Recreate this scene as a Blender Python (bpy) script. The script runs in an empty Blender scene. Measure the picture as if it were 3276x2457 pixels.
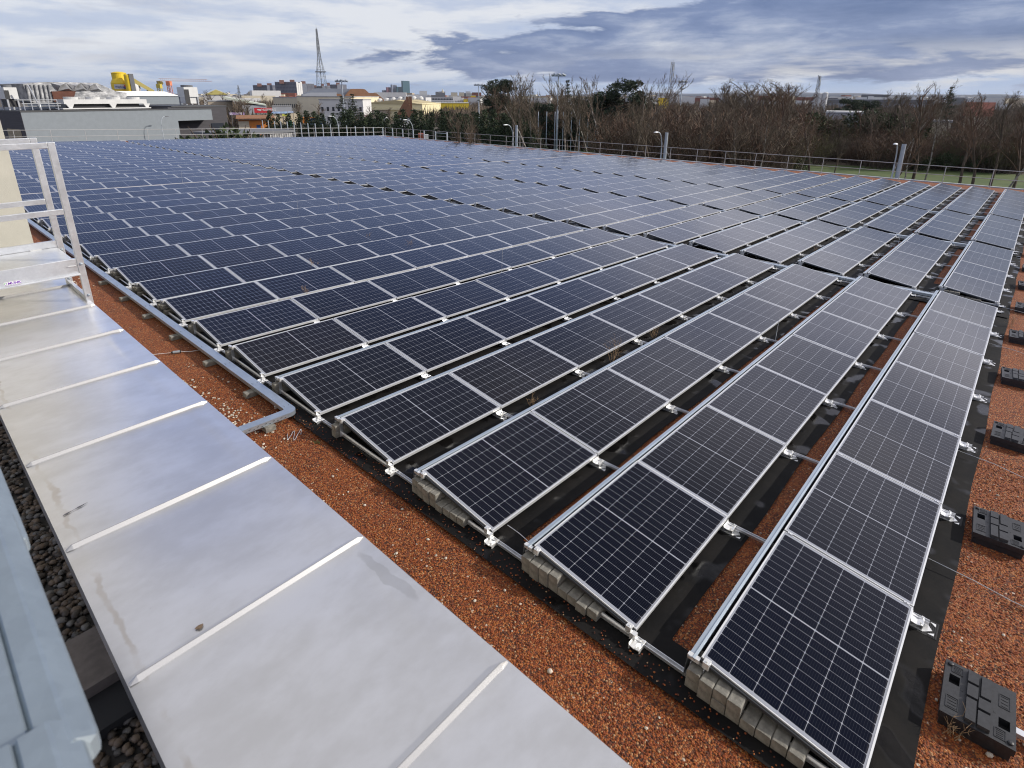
import bpy, math, random
from mathutils import Vector, Matrix, Euler
import numpy as np

sc = bpy.context.scene
R = math.radians

# ------------------------------------------------------------------ camera
CAM = Vector((-3.0689, 0.0439, 3.9746))
YAW, PITCH, ROLL, FPX = R(42.160), R(-18.7486), R(0.2846), 1820.3   # FPX: focal length in pixels of the 3276 px wide photo
CX, CY = 1638.0, 1228.5 - 303.4
_F = Vector((math.cos(PITCH)*math.cos(YAW), math.cos(PITCH)*math.sin(YAW), math.sin(PITCH)))
_R0 = _F.cross(Vector((0, 0, 1))).normalized()
_U0 = _R0.cross(_F)
_Rt = _R0*math.cos(ROLL) + _U0*math.sin(ROLL)
_Up = -_R0*math.sin(ROLL) + _U0*math.cos(ROLL)
cd = bpy.data.cameras.new('camera')
cam = bpy.data.objects.new('camera', cd)
sc.collection.objects.link(cam)
cd.sensor_width = 36.0
cd.lens = FPX/3276*36.0
cd.shift_y = -303.4/3276
cd.clip_start = 0.05
cd.clip_end = 30000
cd.dof.use_dof = True
cd.dof.focus_distance = 18.0
cd.dof.aperture_fstop = 4.5
m = Matrix((( _Rt.x, _Up.x, -_F.x), (_Rt.y, _Up.y, -_F.y), (_Rt.z, _Up.z, -_F.z))).to_4x4()
m.translation = CAM
cam.matrix_world = m
sc.camera = cam

def ray(u, v):
    return _F + _Rt*((u-CX)/FPX) - _Up*((v-CY)/FPX)
def PZ(u, v, z):
    """surveyed point: where the sight line through photo pixel (u, v) meets height z"""
    d = ray(u, v); return CAM + d*((z-CAM.z)/d.z)
def PD(u, v, D):
    """surveyed point at horizontal distance D"""
    d = ray(u, v); return CAM + d*(D/math.hypot(d.x, d.y))

# ------------------------------------------------------------------ sun, sky, exposure
SUN_EL = R(26.5)
SUN_AZ = Vector((0.68, -0.73)).normalized()
SUN = Vector((SUN_AZ.x*math.cos(SUN_EL), SUN_AZ.y*math.cos(SUN_EL), math.sin(SUN_EL)))
ld = bpy.data.lights.new('sun', 'SUN'); ld.energy = 4.2; ld.angle = R(0.5); ld.color = (1.0, 0.94, 0.85)
lo = bpy.data.objects.new('sun', ld); sc.collection.objects.link(lo)
lo.rotation_euler = SUN.to_track_quat('Z', 'Y').to_euler()
sc.view_settings.view_transform = 'Standard'
sc.view_settings.look = 'None'
sc.view_settings.gamma = 1.0
sc.view_settings.exposure = 0.0
sc.cycles.filter_width = 1.1
sc.cycles.max_bounces = 6
sc.cycles.diffuse_bounces = 2
sc.cycles.glossy_bounces = 4
sc.cycles.caustics_reflective = False
sc.cycles.caustics_refractive = False
sc.cycles.sample_clamp_indirect = 6.0

# ------------------------------------------------------------------ node helper
class NT:
    def __init__(s, tree): s.t = tree; s.n = tree.nodes; s.l = tree.links
    def new(s, typ, **kw):
        nd = s.n.new(typ)
        for k, v in kw.items(): setattr(nd, k, v)
        return nd
    def put(s, sock, v):
        if isinstance(v, bpy.types.NodeSocket): s.l.new(v, sock)
        elif v is not None: sock.default_value = v
    def m(s, op, a, b=None, c=None, clamp=False):
        nd = s.new('ShaderNodeMath', operation=op, use_clamp=clamp)
        for i, x in enumerate((a, b, c)):
            if x is not None: s.put(nd.inputs[i], x)
        return nd.outputs[0]
    def mix(s, f, a, b, blend='MIX'):
        nd = s.new('ShaderNodeMix', data_type='RGBA', blend_type=blend)
        s.put(nd.inputs[0], f)
        for i, x in ((6, a), (7, b)):
            s.put(nd.inputs[i], (*x, 1) if isinstance(x, (tuple, list)) and len(x) == 3 else x)
        return nd.outputs[2]
    def ramp(s, f, stops, interp='LINEAR'):
        nd = s.new('ShaderNodeValToRGB'); cr = nd.color_ramp; cr.interpolation = interp
        while len(cr.elements) < len(stops): cr.elements.new(0.5)
        for e, (p, c) in zip(cr.elements, stops):
            e.position = p; e.color = (*c, 1) if len(c) == 3 else c
        s.put(nd.inputs[0], f); return nd.outputs[0]
    def step(s, x, lo, hi):
        nd = s.new('ShaderNodeMapRange', interpolation_type='SMOOTHSTEP')
        s.put(nd.inputs[0], x); s.put(nd.inputs[1], lo); s.put(nd.inputs[2], hi)
        return nd.outputs[0]
    def noise(s, vec, scale, detail=3, rough=0.5, dist=0.0, out=0):
        nd = s.new('ShaderNodeTexNoise'); s.put(nd.inputs['Vector'], vec)
        nd.inputs['Scale'].default_value = scale; nd.inputs['Detail'].default_value = detail
        nd.inputs['Roughness'].default_value = rough; nd.inputs['Distortion'].default_value = dist
        return nd.outputs[out]
    def comb(s, x, y, z):
        nd = s.new('ShaderNodeCombineXYZ')
        for i, v in enumerate((x, y, z)): s.put(nd.inputs[i], v)
        return nd.outputs[0]
    def sep(s, v):
        nd = s.new('ShaderNodeSeparateXYZ'); s.put(nd.inputs[0], v); return nd.outputs

# ------------------------------------------------------------------ world: Nishita sky seen through broken cloud
w = bpy.data.worlds.new('World'); sc.world = w; w.use_nodes = True
T = NT(w.node_tree); T.n.clear()
sky = T.new('ShaderNodeTexSky', sky_type='NISHITA'); sky.sun_disc = False
sky.sun_elevation = SUN_EL; sky.sun_rotation = math.atan2(SUN_AZ.x, SUN_AZ.y)
bg1 = T.new('ShaderNodeBackground'); T.l.new(sky.outputs[0], bg1.inputs[0]); bg1.inputs[1].default_value = 0.085
tc = T.new('ShaderNodeTexCoord')
dx, dy, dz = T.sep(tc.outputs['Generated'])
# azimuth measured to the right of the view's middle, elevation (radians)
fx, fy = math.cos(YAW), math.sin(YAW)
fwd = T.m('ADD', T.m('MULTIPLY', dx, fx), T.m('MULTIPLY', dy, fy))
rgt = T.m('SUBTRACT', T.m('MULTIPLY', dx, fy), T.m('MULTIPLY', dy, fx))
az = T.m('ARCTAN2', rgt, fwd)
el = T.m('ARCSINE', dz)
# cloud deck seen in perspective: stretched towards the horizon
inv = T.m('DIVIDE', 1.0, T.m('ADD', T.m('MAXIMUM', dz, 0.0), 0.10))
cv = T.comb(T.m('MULTIPLY', dx, inv), T.m('MULTIPLY', dy, inv), 0.0)
sv = T.comb(T.m('MULTIPLY', az, 2.0), T.m('MULTIPLY', el, 8.5), 3.7)     # flattened cloud bands
sw = T.comb(T.m('MULTIPLY', az, 2.0), T.m('MULTIPLY', el, 12.5), 8.1)    # long thin streaks
n1 = T.noise(cv, 1.15, 7, 0.56, 0.35)
n2 = T.noise(sv, 1.7, 8, 0.56, 0.25)
n3 = T.noise(sv, 5.0, 7, 0.60, 0.2)
n5 = T.noise(sw, 2.3, 7, 0.58, 0.3)
nn = T.m('ADD', T.m('ADD', T.m('MULTIPLY', n1, 0.25), T.m('MULTIPLY', n5, 0.65)), T.m('MULTIPLY', n3, 0.45))
nb = T.sep(T.noise(sv, 1.25, 8, 0.57, 0.3, 1))[1]
field = T.m('ADD', T.m('MULTIPLY', nb, 0.60), T.m('MULTIPLY', n3, 0.40))      # mean 0.5
# blue-grey bank over the right two thirds, ragged left end
side = T.step(T.m('SUBTRACT', T.m('ADD', az, T.m('MULTIPLY', T.m('SUBTRACT', n3, 0.5), 0.5)), T.m('MULTIPLY', T.m('SUBTRACT', T.m('MAXIMUM', el, 0.075), 0.08), 6.0)), -0.32, 0.06)
low = T.step(T.m('SUBTRACT', el, T.m('MULTIPLY', T.m('SUBTRACT', n5, 0.5), 0.10)), 0.008, 0.040)
bank = T.step(T.m('ADD', field, T.m('MULTIPLY', T.m('MULTIPLY', side, low), 0.46)), 0.66, 0.86)
leftb = T.m('MULTIPLY', T.m('MULTIPLY', T.step(az, -0.36, -0.60), T.step(el, 0.030, 0.055)), T.step(el, 0.150, 0.105))
blue = T.mix(T.step(el, 0.0, 0.10), (0.34, 0.47, 0.72), (0.31, 0.44, 0.74))
pale = T.mix(T.step(nn, 0.56, 0.76), (0.56, 0.63, 0.80), (0.83, 0.85, 0.91))
cover = T.step(T.m('ADD', nn, T.m('MULTIPLY', T.step(el, 0.0, 0.08), 0.24)), 0.60, 0.78)
c0 = T.mix(T.m('MULTIPLY', cover, T.m('ADD', 0.45, T.m('MULTIPLY', T.step(el, 0.005, 0.05), 0.55))), blue, pale)
lightn = T.m('ADD', T.m('MULTIPLY', n3, 0.40), T.m('MULTIPLY', T.noise(sv, 2.0, 6, 0.50, 0.2), 0.60))
dark = T.ramp(lightn, [(0.38, (0.100, 0.160, 0.350)), (0.50, (0.185, 0.25, 0.455)), (0.57, (0.34, 0.40, 0.58)), (0.67, (0.66, 0.69, 0.78))])
c1 = T.mix(T.m('MULTIPLY', bank, 0.96), c0, dark)
c1 = T.mix(T.m('MULTIPLY', leftb, T.m('MULTIPLY', T.step(field, 0.44, 0.56), 0.8)), c1, T.mix(T.step(lightn, 0.4, 0.6), (0.36, 0.42, 0.60), (0.58, 0.60, 0.70)))
# cream streaks low on the right
stre = T.m('MULTIPLY', T.m('MULTIPLY', T.step(n5, 0.48, 0.60), T.step(el, 0.006, 0.02)), T.m('MULTIPLY', T.step(el, 0.085, 0.045), T.step(az, -0.05, 0.4)))
c1 = T.mix(T.m('MULTIPLY', stre, 0.7), c1, (0.68, 0.68, 0.71))
# unseen higher sky, brightened and tinted to shape reflections in panels and sheet metal
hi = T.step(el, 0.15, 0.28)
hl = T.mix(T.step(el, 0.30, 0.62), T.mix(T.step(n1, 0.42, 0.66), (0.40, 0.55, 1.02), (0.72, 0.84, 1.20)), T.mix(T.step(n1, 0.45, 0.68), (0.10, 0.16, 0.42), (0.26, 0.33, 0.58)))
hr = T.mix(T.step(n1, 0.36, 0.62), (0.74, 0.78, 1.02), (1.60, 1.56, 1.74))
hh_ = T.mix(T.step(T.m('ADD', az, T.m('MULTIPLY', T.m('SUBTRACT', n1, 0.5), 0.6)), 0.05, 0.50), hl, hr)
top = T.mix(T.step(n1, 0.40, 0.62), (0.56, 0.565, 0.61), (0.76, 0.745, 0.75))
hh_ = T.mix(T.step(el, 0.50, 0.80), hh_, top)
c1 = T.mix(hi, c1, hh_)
gnd = T.step(dz, -0.02, 0.0)
c1 = T.mix(gnd, (0.10, 0.09, 0.08), c1)
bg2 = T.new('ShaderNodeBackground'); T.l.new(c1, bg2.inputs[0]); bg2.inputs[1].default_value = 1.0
ms = T.new('ShaderNodeMixShader'); ms.inputs[0].default_value = 0.88
T.l.new(bg1.outputs[0], ms.inputs[1]); T.l.new(bg2.outputs[0], ms.inputs[2])
wo = T.new('ShaderNodeOutputWorld'); T.l.new(ms.outputs[0], wo.inputs[0])

# ------------------------------------------------------------------ mesh building
class MB:
    def __init__(s): s.v = []; s.f = []; s.mi = []; s.uv = {}
    def face(s, idx, mi=0, uv=None):
        s.f.append(tuple(idx)); s.mi.append(mi)
        if uv: s.uv[len(s.f)-1] = uv
    def poly(s, pts, mi=0, uv=None):
        b = len(s.v); s.v += [tuple(p) for p in pts]; s.face(range(b, b+len(pts)), mi, uv)
    def box(s, x0, x1, y0, y1, z0, z1, mi=0, M=None):
        b = len(s.v)
        P = [(x0,y0,z0),(x1,y0,z0),(x1,y1,z0),(x0,y1,z0),(x0,y0,z1),(x1,y0,z1),(x1,y1,z1),(x0,y1,z1)]
        if M is not None: P = [tuple(M @ Vector(p)) for p in P]
        s.v += P
        for q in ((0,3,2,1),(4,5,6,7),(0,1,5,4),(1,2,6,5),(2,3,7,6),(3,0,4,7)): s.face([b+i for i in q], mi)
        return s
    def prism(s, pts, h0, h1, axis='z', mi=0):
        """closed outline pushed along an axis"""
        def P(a, c, h): return {'z': (a, c, h), 'y': (a, h, c), 'x': (h, a, c)}[axis]
        b = len(s.v); n = len(pts)
        s.v += [P(a, c, h0) for a, c in pts] + [P(a, c, h1) for a, c in pts]
        s.face([b+i for i in range(n)][::-1], mi); s.face([b+n+i for i in range(n)], mi)
        for i in range(n):
            j = (i+1) % n; s.face((b+i, b+j, b+n+j, b+n+i), mi)
        return s
    def tube(s, p0, p1, r0, r1=None, n=8, cap=True, mi=0):
        r1 = r0 if r1 is None else r1
        p0 = Vector(p0); p1 = Vector(p1); d = (p1-p0)
        if d.length < 1e-9: return s
        d.normalize()
        a = d.orthogonal().normalized(); c = d.cross(a)
        b = len(s.v)
        for p, r in ((p0, r0), (p1, r1)):
            for i in range(n):
                t = 2*math.pi*i/n; s.v.append(tuple(p + a*(r*math.cos(t)) + c*(r*math.sin(t))))
        for i in range(n):
            j = (i+1) % n; s.face((b+i, b+j, b+n+j, b+n+i), mi)
        if cap: s.face([b+i for i in range(n)][::-1], mi); s.face([b+n+i for i in range(n)], mi)
        return s
    def path(s, pts, r, n=8, mi=0):
        rr = r if isinstance(r, (list, tuple)) else [r]*len(pts)
        pts = [Vector(p) for p in pts]; b = len(s.v); a = None
        for k, p in enumerate(pts):
            d = (pts[min(k+1, len(pts)-1)] - pts[max(k-1, 0)]).normalized()
            a = d.orthogonal().normalized() if a is None else (a - d*a.dot(d)).normalized()
            c = d.cross(a)
            for i in range(n):
                t = 2*math.pi*i/n; s.v.append(tuple(p + a*(rr[k]*math.cos(t)) + c*(rr[k]*math.sin(t))))
        for k in range(len(pts)-1):
            for i in range(n):
                j = (i+1) % n; s.face((b+k*n+i, b+k*n+j, b+(k+1)*n+j, b+(k+1)*n+i), mi)
        s.face([b+i for i in range(n)][::-1], mi); s.face([b+(len(pts)-1)*n+i for i in range(n)], mi)
        return s
    def lathe(s, prof, n=16, c=(0, 0, 0), mi=0):
        b = len(s.v)
        for r, z in prof:
            for i in range(n):
                t = 2*math.pi*i/n; s.v.append((c[0]+r*math.cos(t), c[1]+r*math.sin(t), c[2]+z))
        for k in range(len(prof)-1):
            for i in range(n):
                j = (i+1) % n; s.face((b+k*n+i, b+k*n+j, b+(k+1)*n+j, b+(k+1)*n+i), mi)
        s.face([b+i for i in range(n)][::-1], mi); s.face([b+(len(prof)-1)*n+i for i in range(n)], mi)
        return s
    def mesh(s, name, mats, smooth=False):
        me = bpy.data.meshes.new(name); me.from_pydata(s.v, [], s.f)
        for mt in (mats if isinstance(mats, (list, tuple)) else [mats]): me.materials.append(mt)
        if any(s.mi): me.polygons.foreach_set('material_index', s.mi)
        if s.uv:
            uvl = me.uv_layers.new(name='UVMap')
            for pi, uvs in s.uv.items():
                for li, q in zip(me.polygons[pi].loop_indices, uvs): uvl.data[li].uv = q
        if smooth: me.polygons.foreach_set('use_smooth', [True]*len(s.f))
        me.update(); return me
    def build(s, name, mats, parent=None, M=None, smooth=False, bevel=0):
        return link(name, s.mesh(name, mats, smooth), parent, M, bevel)

def link(name, me, parent=None, M=None, bevel=0):
    o = bpy.data.objects.new(name, me); sc.collection.objects.link(o)
    if parent is not None: o.parent = parent
    if M is not None: o.matrix_local = M
    if bevel:
        b = o.modifiers.new('bevel', 'BEVEL'); b.width = bevel; b.segments = 2; b.limit_method = 'ANGLE'
    return o
def tag(o, label=None, cat=None, group=None, kind=None):
    if label: o['label'] = label
    if cat: o['category'] = cat
    if group: o['group'] = group
    if kind: o['kind'] = kind
    return o
def thing(name, label, cat, M=None, group=None, kind=None):
    o = bpy.data.objects.new(name, None); sc.collection.objects.link(o)
    o.empty_display_size = 0.1
    if M is not None: o.matrix_world = M
    return tag(o, label, cat, group, kind)
def copy_tree(o, label, M, group=None):
    c = o.copy(); sc.collection.objects.link(c); c.matrix_world = M; c['label'] = label
    if group: c['group'] = group
    for ch in o.children:
        d = ch.copy(); sc.collection.objects.link(d); d.parent = c
        for g in ch.children:
            e = g.copy(); sc.collection.objects.link(e); e.parent = d
    return c
ORD = ['zeroth','first','second','third','fourth','fifth','sixth','seventh','eighth','ninth','tenth','eleventh','twelfth','thirteenth','fourteenth','fifteenth','sixteenth','seventeenth','eighteenth','nineteenth','twentieth','twenty-first','twenty-second','twenty-third','twenty-fourth','twenty-fifth','twenty-sixth','twenty-seventh','twenty-eighth','twenty-ninth','thirtieth'] + ['%dth' % k for k in range(31, 60)]
def Tr(x, y, z): return Matrix.Translation((x, y, z))

# ------------------------------------------------------------------ materials
def mat(name, base, rough=0.6, metal=0.0, var=0.0, scale=8.0, bump=0.0, bscale=None, base2=None, spec=None, coord='Object', detail=4, stretch=None, bdist=0.01):
    mt = bpy.data.materials.new(name); mt.use_nodes = True
    t = NT(mt.node_tree); b = t.n['Principled BSDF']
    b.inputs['Roughness'].default_value = rough; b.inputs['Metallic'].default_value = metal
    if spec is not None: b.inputs['Specular IOR Level'].default_value = spec
    col = (*base, 1)
    if var or base2 or bump:
        vec = t.new('ShaderNodeTexCoord').outputs[coord]
        if stretch:
            mp = t.new('ShaderNodeMapping'); mp.inputs['Scale'].default_value = stretch; t.l.new(vec, mp.inputs[0]); vec = mp.outputs[0]
        n = t.noise(vec, scale, detail, 0.6)
        c2 = base2 if base2 else tuple(min(1, x*(1+var)) for x in base)
        c1 = base if base2 else tuple(x*(1-var) for x in base)
        cc = t.mix(t.step(n, 0.3, 0.7), c1, c2)
        t.l.new(cc, b.inputs['Base Color'])
        if bump:
            bn = t.new('ShaderNodeBump'); bn.inputs['Strength'].default_value = bump; bn.inputs['Distance'].default_value = bdist
            t.l.new(t.noise(vec, bscale or scale*4, 4, 0.6), bn.inputs['Height']); t.l.new(bn.outputs[0], b.inputs['Normal'])
    else: b.inputs['Base Color'].default_value = col
    return mt
M_alu = mat('aluminium', (0.66, 0.67, 0.69), 0.38, 0.75, var=0.10, scale=6)
M_frame = mat('panel_frame_aluminium', (0.64, 0.65, 0.66), 0.40, 0.35, var=0.05, scale=3)
M_white = mat('white_aluminium', (0.80, 0.80, 0.78), 0.35, 0.35, var=0.06, scale=12)
M_concrete = mat('concrete_paver', (0.20, 0.19, 0.165), 0.9, var=0.32, scale=14, bump=0.9, bscale=90, bdist=0.006)
M_black = mat('black_recycled_plastic', (0.018, 0.019, 0.022), 0.48, var=0.25, scale=40, bump=0.25, bscale=260, bdist=0.002)
M_rubber = mat('black_rubber', (0.012, 0.012, 0.013), 0.7)
M_dark = mat('dark_void', (0.012, 0.012, 0.012), 0.9)
M_plaster = mat('beige_plaster', (0.52, 0.50, 0.42), 0.9, var=0.05, scale=3, bump=0.8, bscale=160, bdist=0.006)
M_grey = mat('grey_render', (0.22, 0.245, 0.265), 0.9, var=0.04, scale=1.5, bump=0.15, bscale=20)
M_steel = mat('grey_painted_steel', (0.34, 0.38, 0.42), 0.45, 0.5, var=0.08, scale=2)

def galv_mat(name, base, rough):
    mt = bpy.data.materials.new(name); mt.use_nodes = True
    t = NT(mt.node_tree); b = t.n['Principled BSDF']
    v = t.new('ShaderNodeTexCoord').outputs['Object']
    vo = t.new('ShaderNodeTexVoronoi'); vo.inputs['Scale'].default_value = 55; t.l.new(v, vo.inputs[0])
    n = t.noise(v, 5, 4, 0.6)
    f = t.m('ADD', t.m('MULTIPLY', t.sep(vo.outputs['Color'])[0], 0.12), t.m('MULTIPLY', n, 0.75))
    c = t.mix(t.step(f, 0.2, 0.8), tuple(x*0.90 for x in base), tuple(min(1, x*1.10) for x in base))
    t.l.new(c, b.inputs['Base Color']); b.inputs['Metallic'].default_value = 0.8
    t.l.new(t.m('ADD', t.m('MULTIPLY', f, 0.2), rough-0.1), b.inputs['Roughness'])
    bn = t.new('ShaderNodeBump'); bn.inputs['Strength'].default_value = 0.25; bn.inputs['Distance'].default_value = 0.004
    t.l.new(t.noise(v, 30, 3), bn.inputs['Height']); t.l.new(bn.outputs[0], b.inputs['Normal'])
    return mt
M_galv = galv_mat('galvanised_steel', (0.46, 0.52, 0.58), 0.44)
M_galvn = galv_mat('weathered_galvanised_steel', (0.36, 0.42, 0.46), 0.56)
M_galvw = galv_mat('brushed_rail_aluminium', (0.78, 0.79, 0.79), 0.36)

def cap_mat():
    mt = bpy.data.materials.new('capping_aluminium'); mt.use_nodes = True
    t = NT(mt.node_tree); b = t.n['Principled BSDF']
    v = t.new('ShaderNodeTexCoord').outputs['Object']
    mp = t.new('ShaderNodeMapping'); mp.inputs['Scale'].default_value = (1.0, 1.6, 1); t.l.new(v, mp.inputs[0])
    n1 = t.noise(v, 1.6, 5, 0.6); n2 = t.noise(mp.outputs[0], 5, 5, 0.6); n4 = t.noise(v, 60, 4, 0.7)
    f = t.m('ADD', t.m('MULTIPLY', n1, 0.5), t.m('MULTIPLY', n2, 0.5))
    c = t.mix(t.step(f, 0.35, 0.65), (0.70, 0.69, 0.68), (0.82, 0.815, 0.82))
    x, y, z = t.sep(v)
    # old water stain running along the inner edge (shape of its own)
    wob = t.m('MULTIPLY', t.m('SUBTRACT', t.noise(v, 7, 3), 0.5), 0.10)
    dd = t.m('ABSOLUTE', t.m('SUBTRACT', t.m('ADD', x, wob), -2.835))
    c = t.mix(t.m('MULTIPLY', t.step(dd, 0.016, 0.004), t.m('MULTIPLY', t.step(n1, 0.42, 0.6), 0.38)), c, (0.42, 0.33, 0.22))
    # grey tide mark by the outer edge of the second sheet
    ex = t.m('DIVIDE', t.m('SUBTRACT', t.m('ADD', x, wob), -1.935), 0.03); ey = t.m('DIVIDE', t.m('SUBTRACT', y, 1.83), 0.21)
    rr = t.m('ADD', t.m('MULTIPLY', ex, ex), t.m('MULTIPLY', ey, ey))
    c = t.mix(t.m('MULTIPLY', t.step(rr, 1.2, 0.7), 0.40), c, (0.48, 0.47, 0.45))
    c = t.mix(t.m('MULTIPLY', t.step(n4, 0.68, 0.78), 0.35), c, (0.35, 0.33, 0.30))
    t.l.new(c, b.inputs['Base Color']); b.inputs['Metallic'].default_value = 0.85
    t.l.new(t.m('ADD', 0.24, t.m('MULTIPLY', n1, 0.14)), b.inputs['Roughness'])
    bn = t.new('ShaderNodeBump'); bn.inputs['Strength'].default_value = 0.10; bn.inputs['Distance'].default_value = 0.02
    t.l.new(t.noise(v, 2.6, 1), bn.inputs['Height'])
    b2 = t.new('ShaderNodeBump'); b2.inputs['Strength'].default_value = 0.05; b2.inputs['Distance'].default_value = 0.001
    t.l.new(t.noise(v, 240, 3), b2.inputs['Height']); t.l.new(bn.outputs[0], b2.inputs['Normal'])
    t.l.new(b2.outputs[0], b.inputs['Normal'])
    return mt
M_cap = cap_mat()

def gravel_mat(name, stops, size, big=True):
    mt = bpy.data.materials.new(name); mt.use_nodes = True
    t = NT(mt.node_tree); b = t.n['Principled BSDF']; b.inputs['Roughness'].default_value = 0.85
    v = t.new('ShaderNodeTexCoord').outputs['Object']
    vo = t.new('ShaderNodeTexVoronoi'); vo.inputs['Scale'].default_value = 1/size; t.l.new(v, vo.inputs[0])
    r = t.sep(vo.outputs['Color'])
    n = t.noise(v, 1.4, 4, 0.6); nf = t.noise(v, 9, 3, 0.6)
    c = t.ramp(r[0], stops)
    c = t.mix(t.step(vo.outputs['Distance'], 0.45, 0.85), c, (0.035, 0.014, 0.008))
    c = t.mix(t.m('MULTIPLY', t.step(n, 0.35, 0.7), 0.30), c, (0.26, 0.068, 0.012))
    c = t.mix(t.m('MULTIPLY', t.step(nf, 0.55, 0.75), 0.22), c, (0.10, 0.035, 0.018))
    # sparse pale stones
    v2 = t.new('ShaderNodeTexVoronoi'); v2.inputs['Scale'].default_value = 1/(size*1.9); t.l.new(v, v2.inputs[0])
    pale = t.m('MULTIPLY', t.m('GREATER_THAN', t.sep(v2.outputs['Color'])[1], 0.985), t.step(v2.outputs['Distance'], 0.5, 0.3))
    c = t.mix(t.m('MULTIPLY', pale, 0.85), c, (0.55, 0.46, 0.36))
    t.l.new(c, b.inputs['Base Color'])
    bn = t.new('ShaderNodeBump'); bn.inputs['Strength'].default_value = 1.0; bn.inputs['Distance'].default_value = size*0.55
    h = t.m('ADD', t.m('SUBTRACT', 1.0, vo.outputs['Distance']), t.m('MULTIPLY', r[2], 0.7))
    t.l.new(h, bn.inputs['Height']); t.l.new(bn.outputs[0], b.inputs['Normal'])
    return mt
M_gravel = gravel_mat('red_clay_gravel', [(0.0, (0.060, 0.012, 0.003)), (0.3, (0.21, 0.043, 0.007)), (0.6, (0.30, 0.074, 0.012)), (0.88, (0.38, 0.135, 0.030)), (1.0, (0.44, 0.25, 0.12))], 0.0135)

def mat_fleece():
    mt = bpy.data.materials.new('black_protective_fleece'); mt.use_nodes = True
    t = NT(mt.node_tree); b = t.n['Principled BSDF']
    v = t.new('ShaderNodeTexCoord').outputs['Object']
    n = t.noise(v, 2.6, 5, 0.6); n2 = t.noise(v, 28, 3, 0.6)
    c = t.mix(t.step(n, 0.35, 0.65), (0.0045, 0.0045, 0.005), (0.010, 0.009, 0.0085))
    c = t.mix(t.m('MULTIPLY', t.step(n2, 0.5, 0.8), 0.4), c, (0.016, 0.013, 0.011))
    t.l.new(c, b.inputs['Base Color']); b.inputs['Specular IOR Level'].default_value = 0.18
    wet = t.step(t.noise(v, 3.1, 2, 0.4), 0.56, 0.66)
    t.l.new(t.m('SUBTRACT', 0.8, t.m('MULTIPLY', wet, 0.62)), b.inputs['Roughness'])
    bn = t.new('ShaderNodeBump'); bn.inputs['Strength'].default_value = 0.5; bn.inputs['Distance'].default_value = 0.01
    t.l.new(t.noise(v, 7, 4), bn.inputs['Height']); t.l.new(bn.outputs[0], b.inputs['Normal'])
    return mt
M_fleece = mat_fleece()

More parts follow.
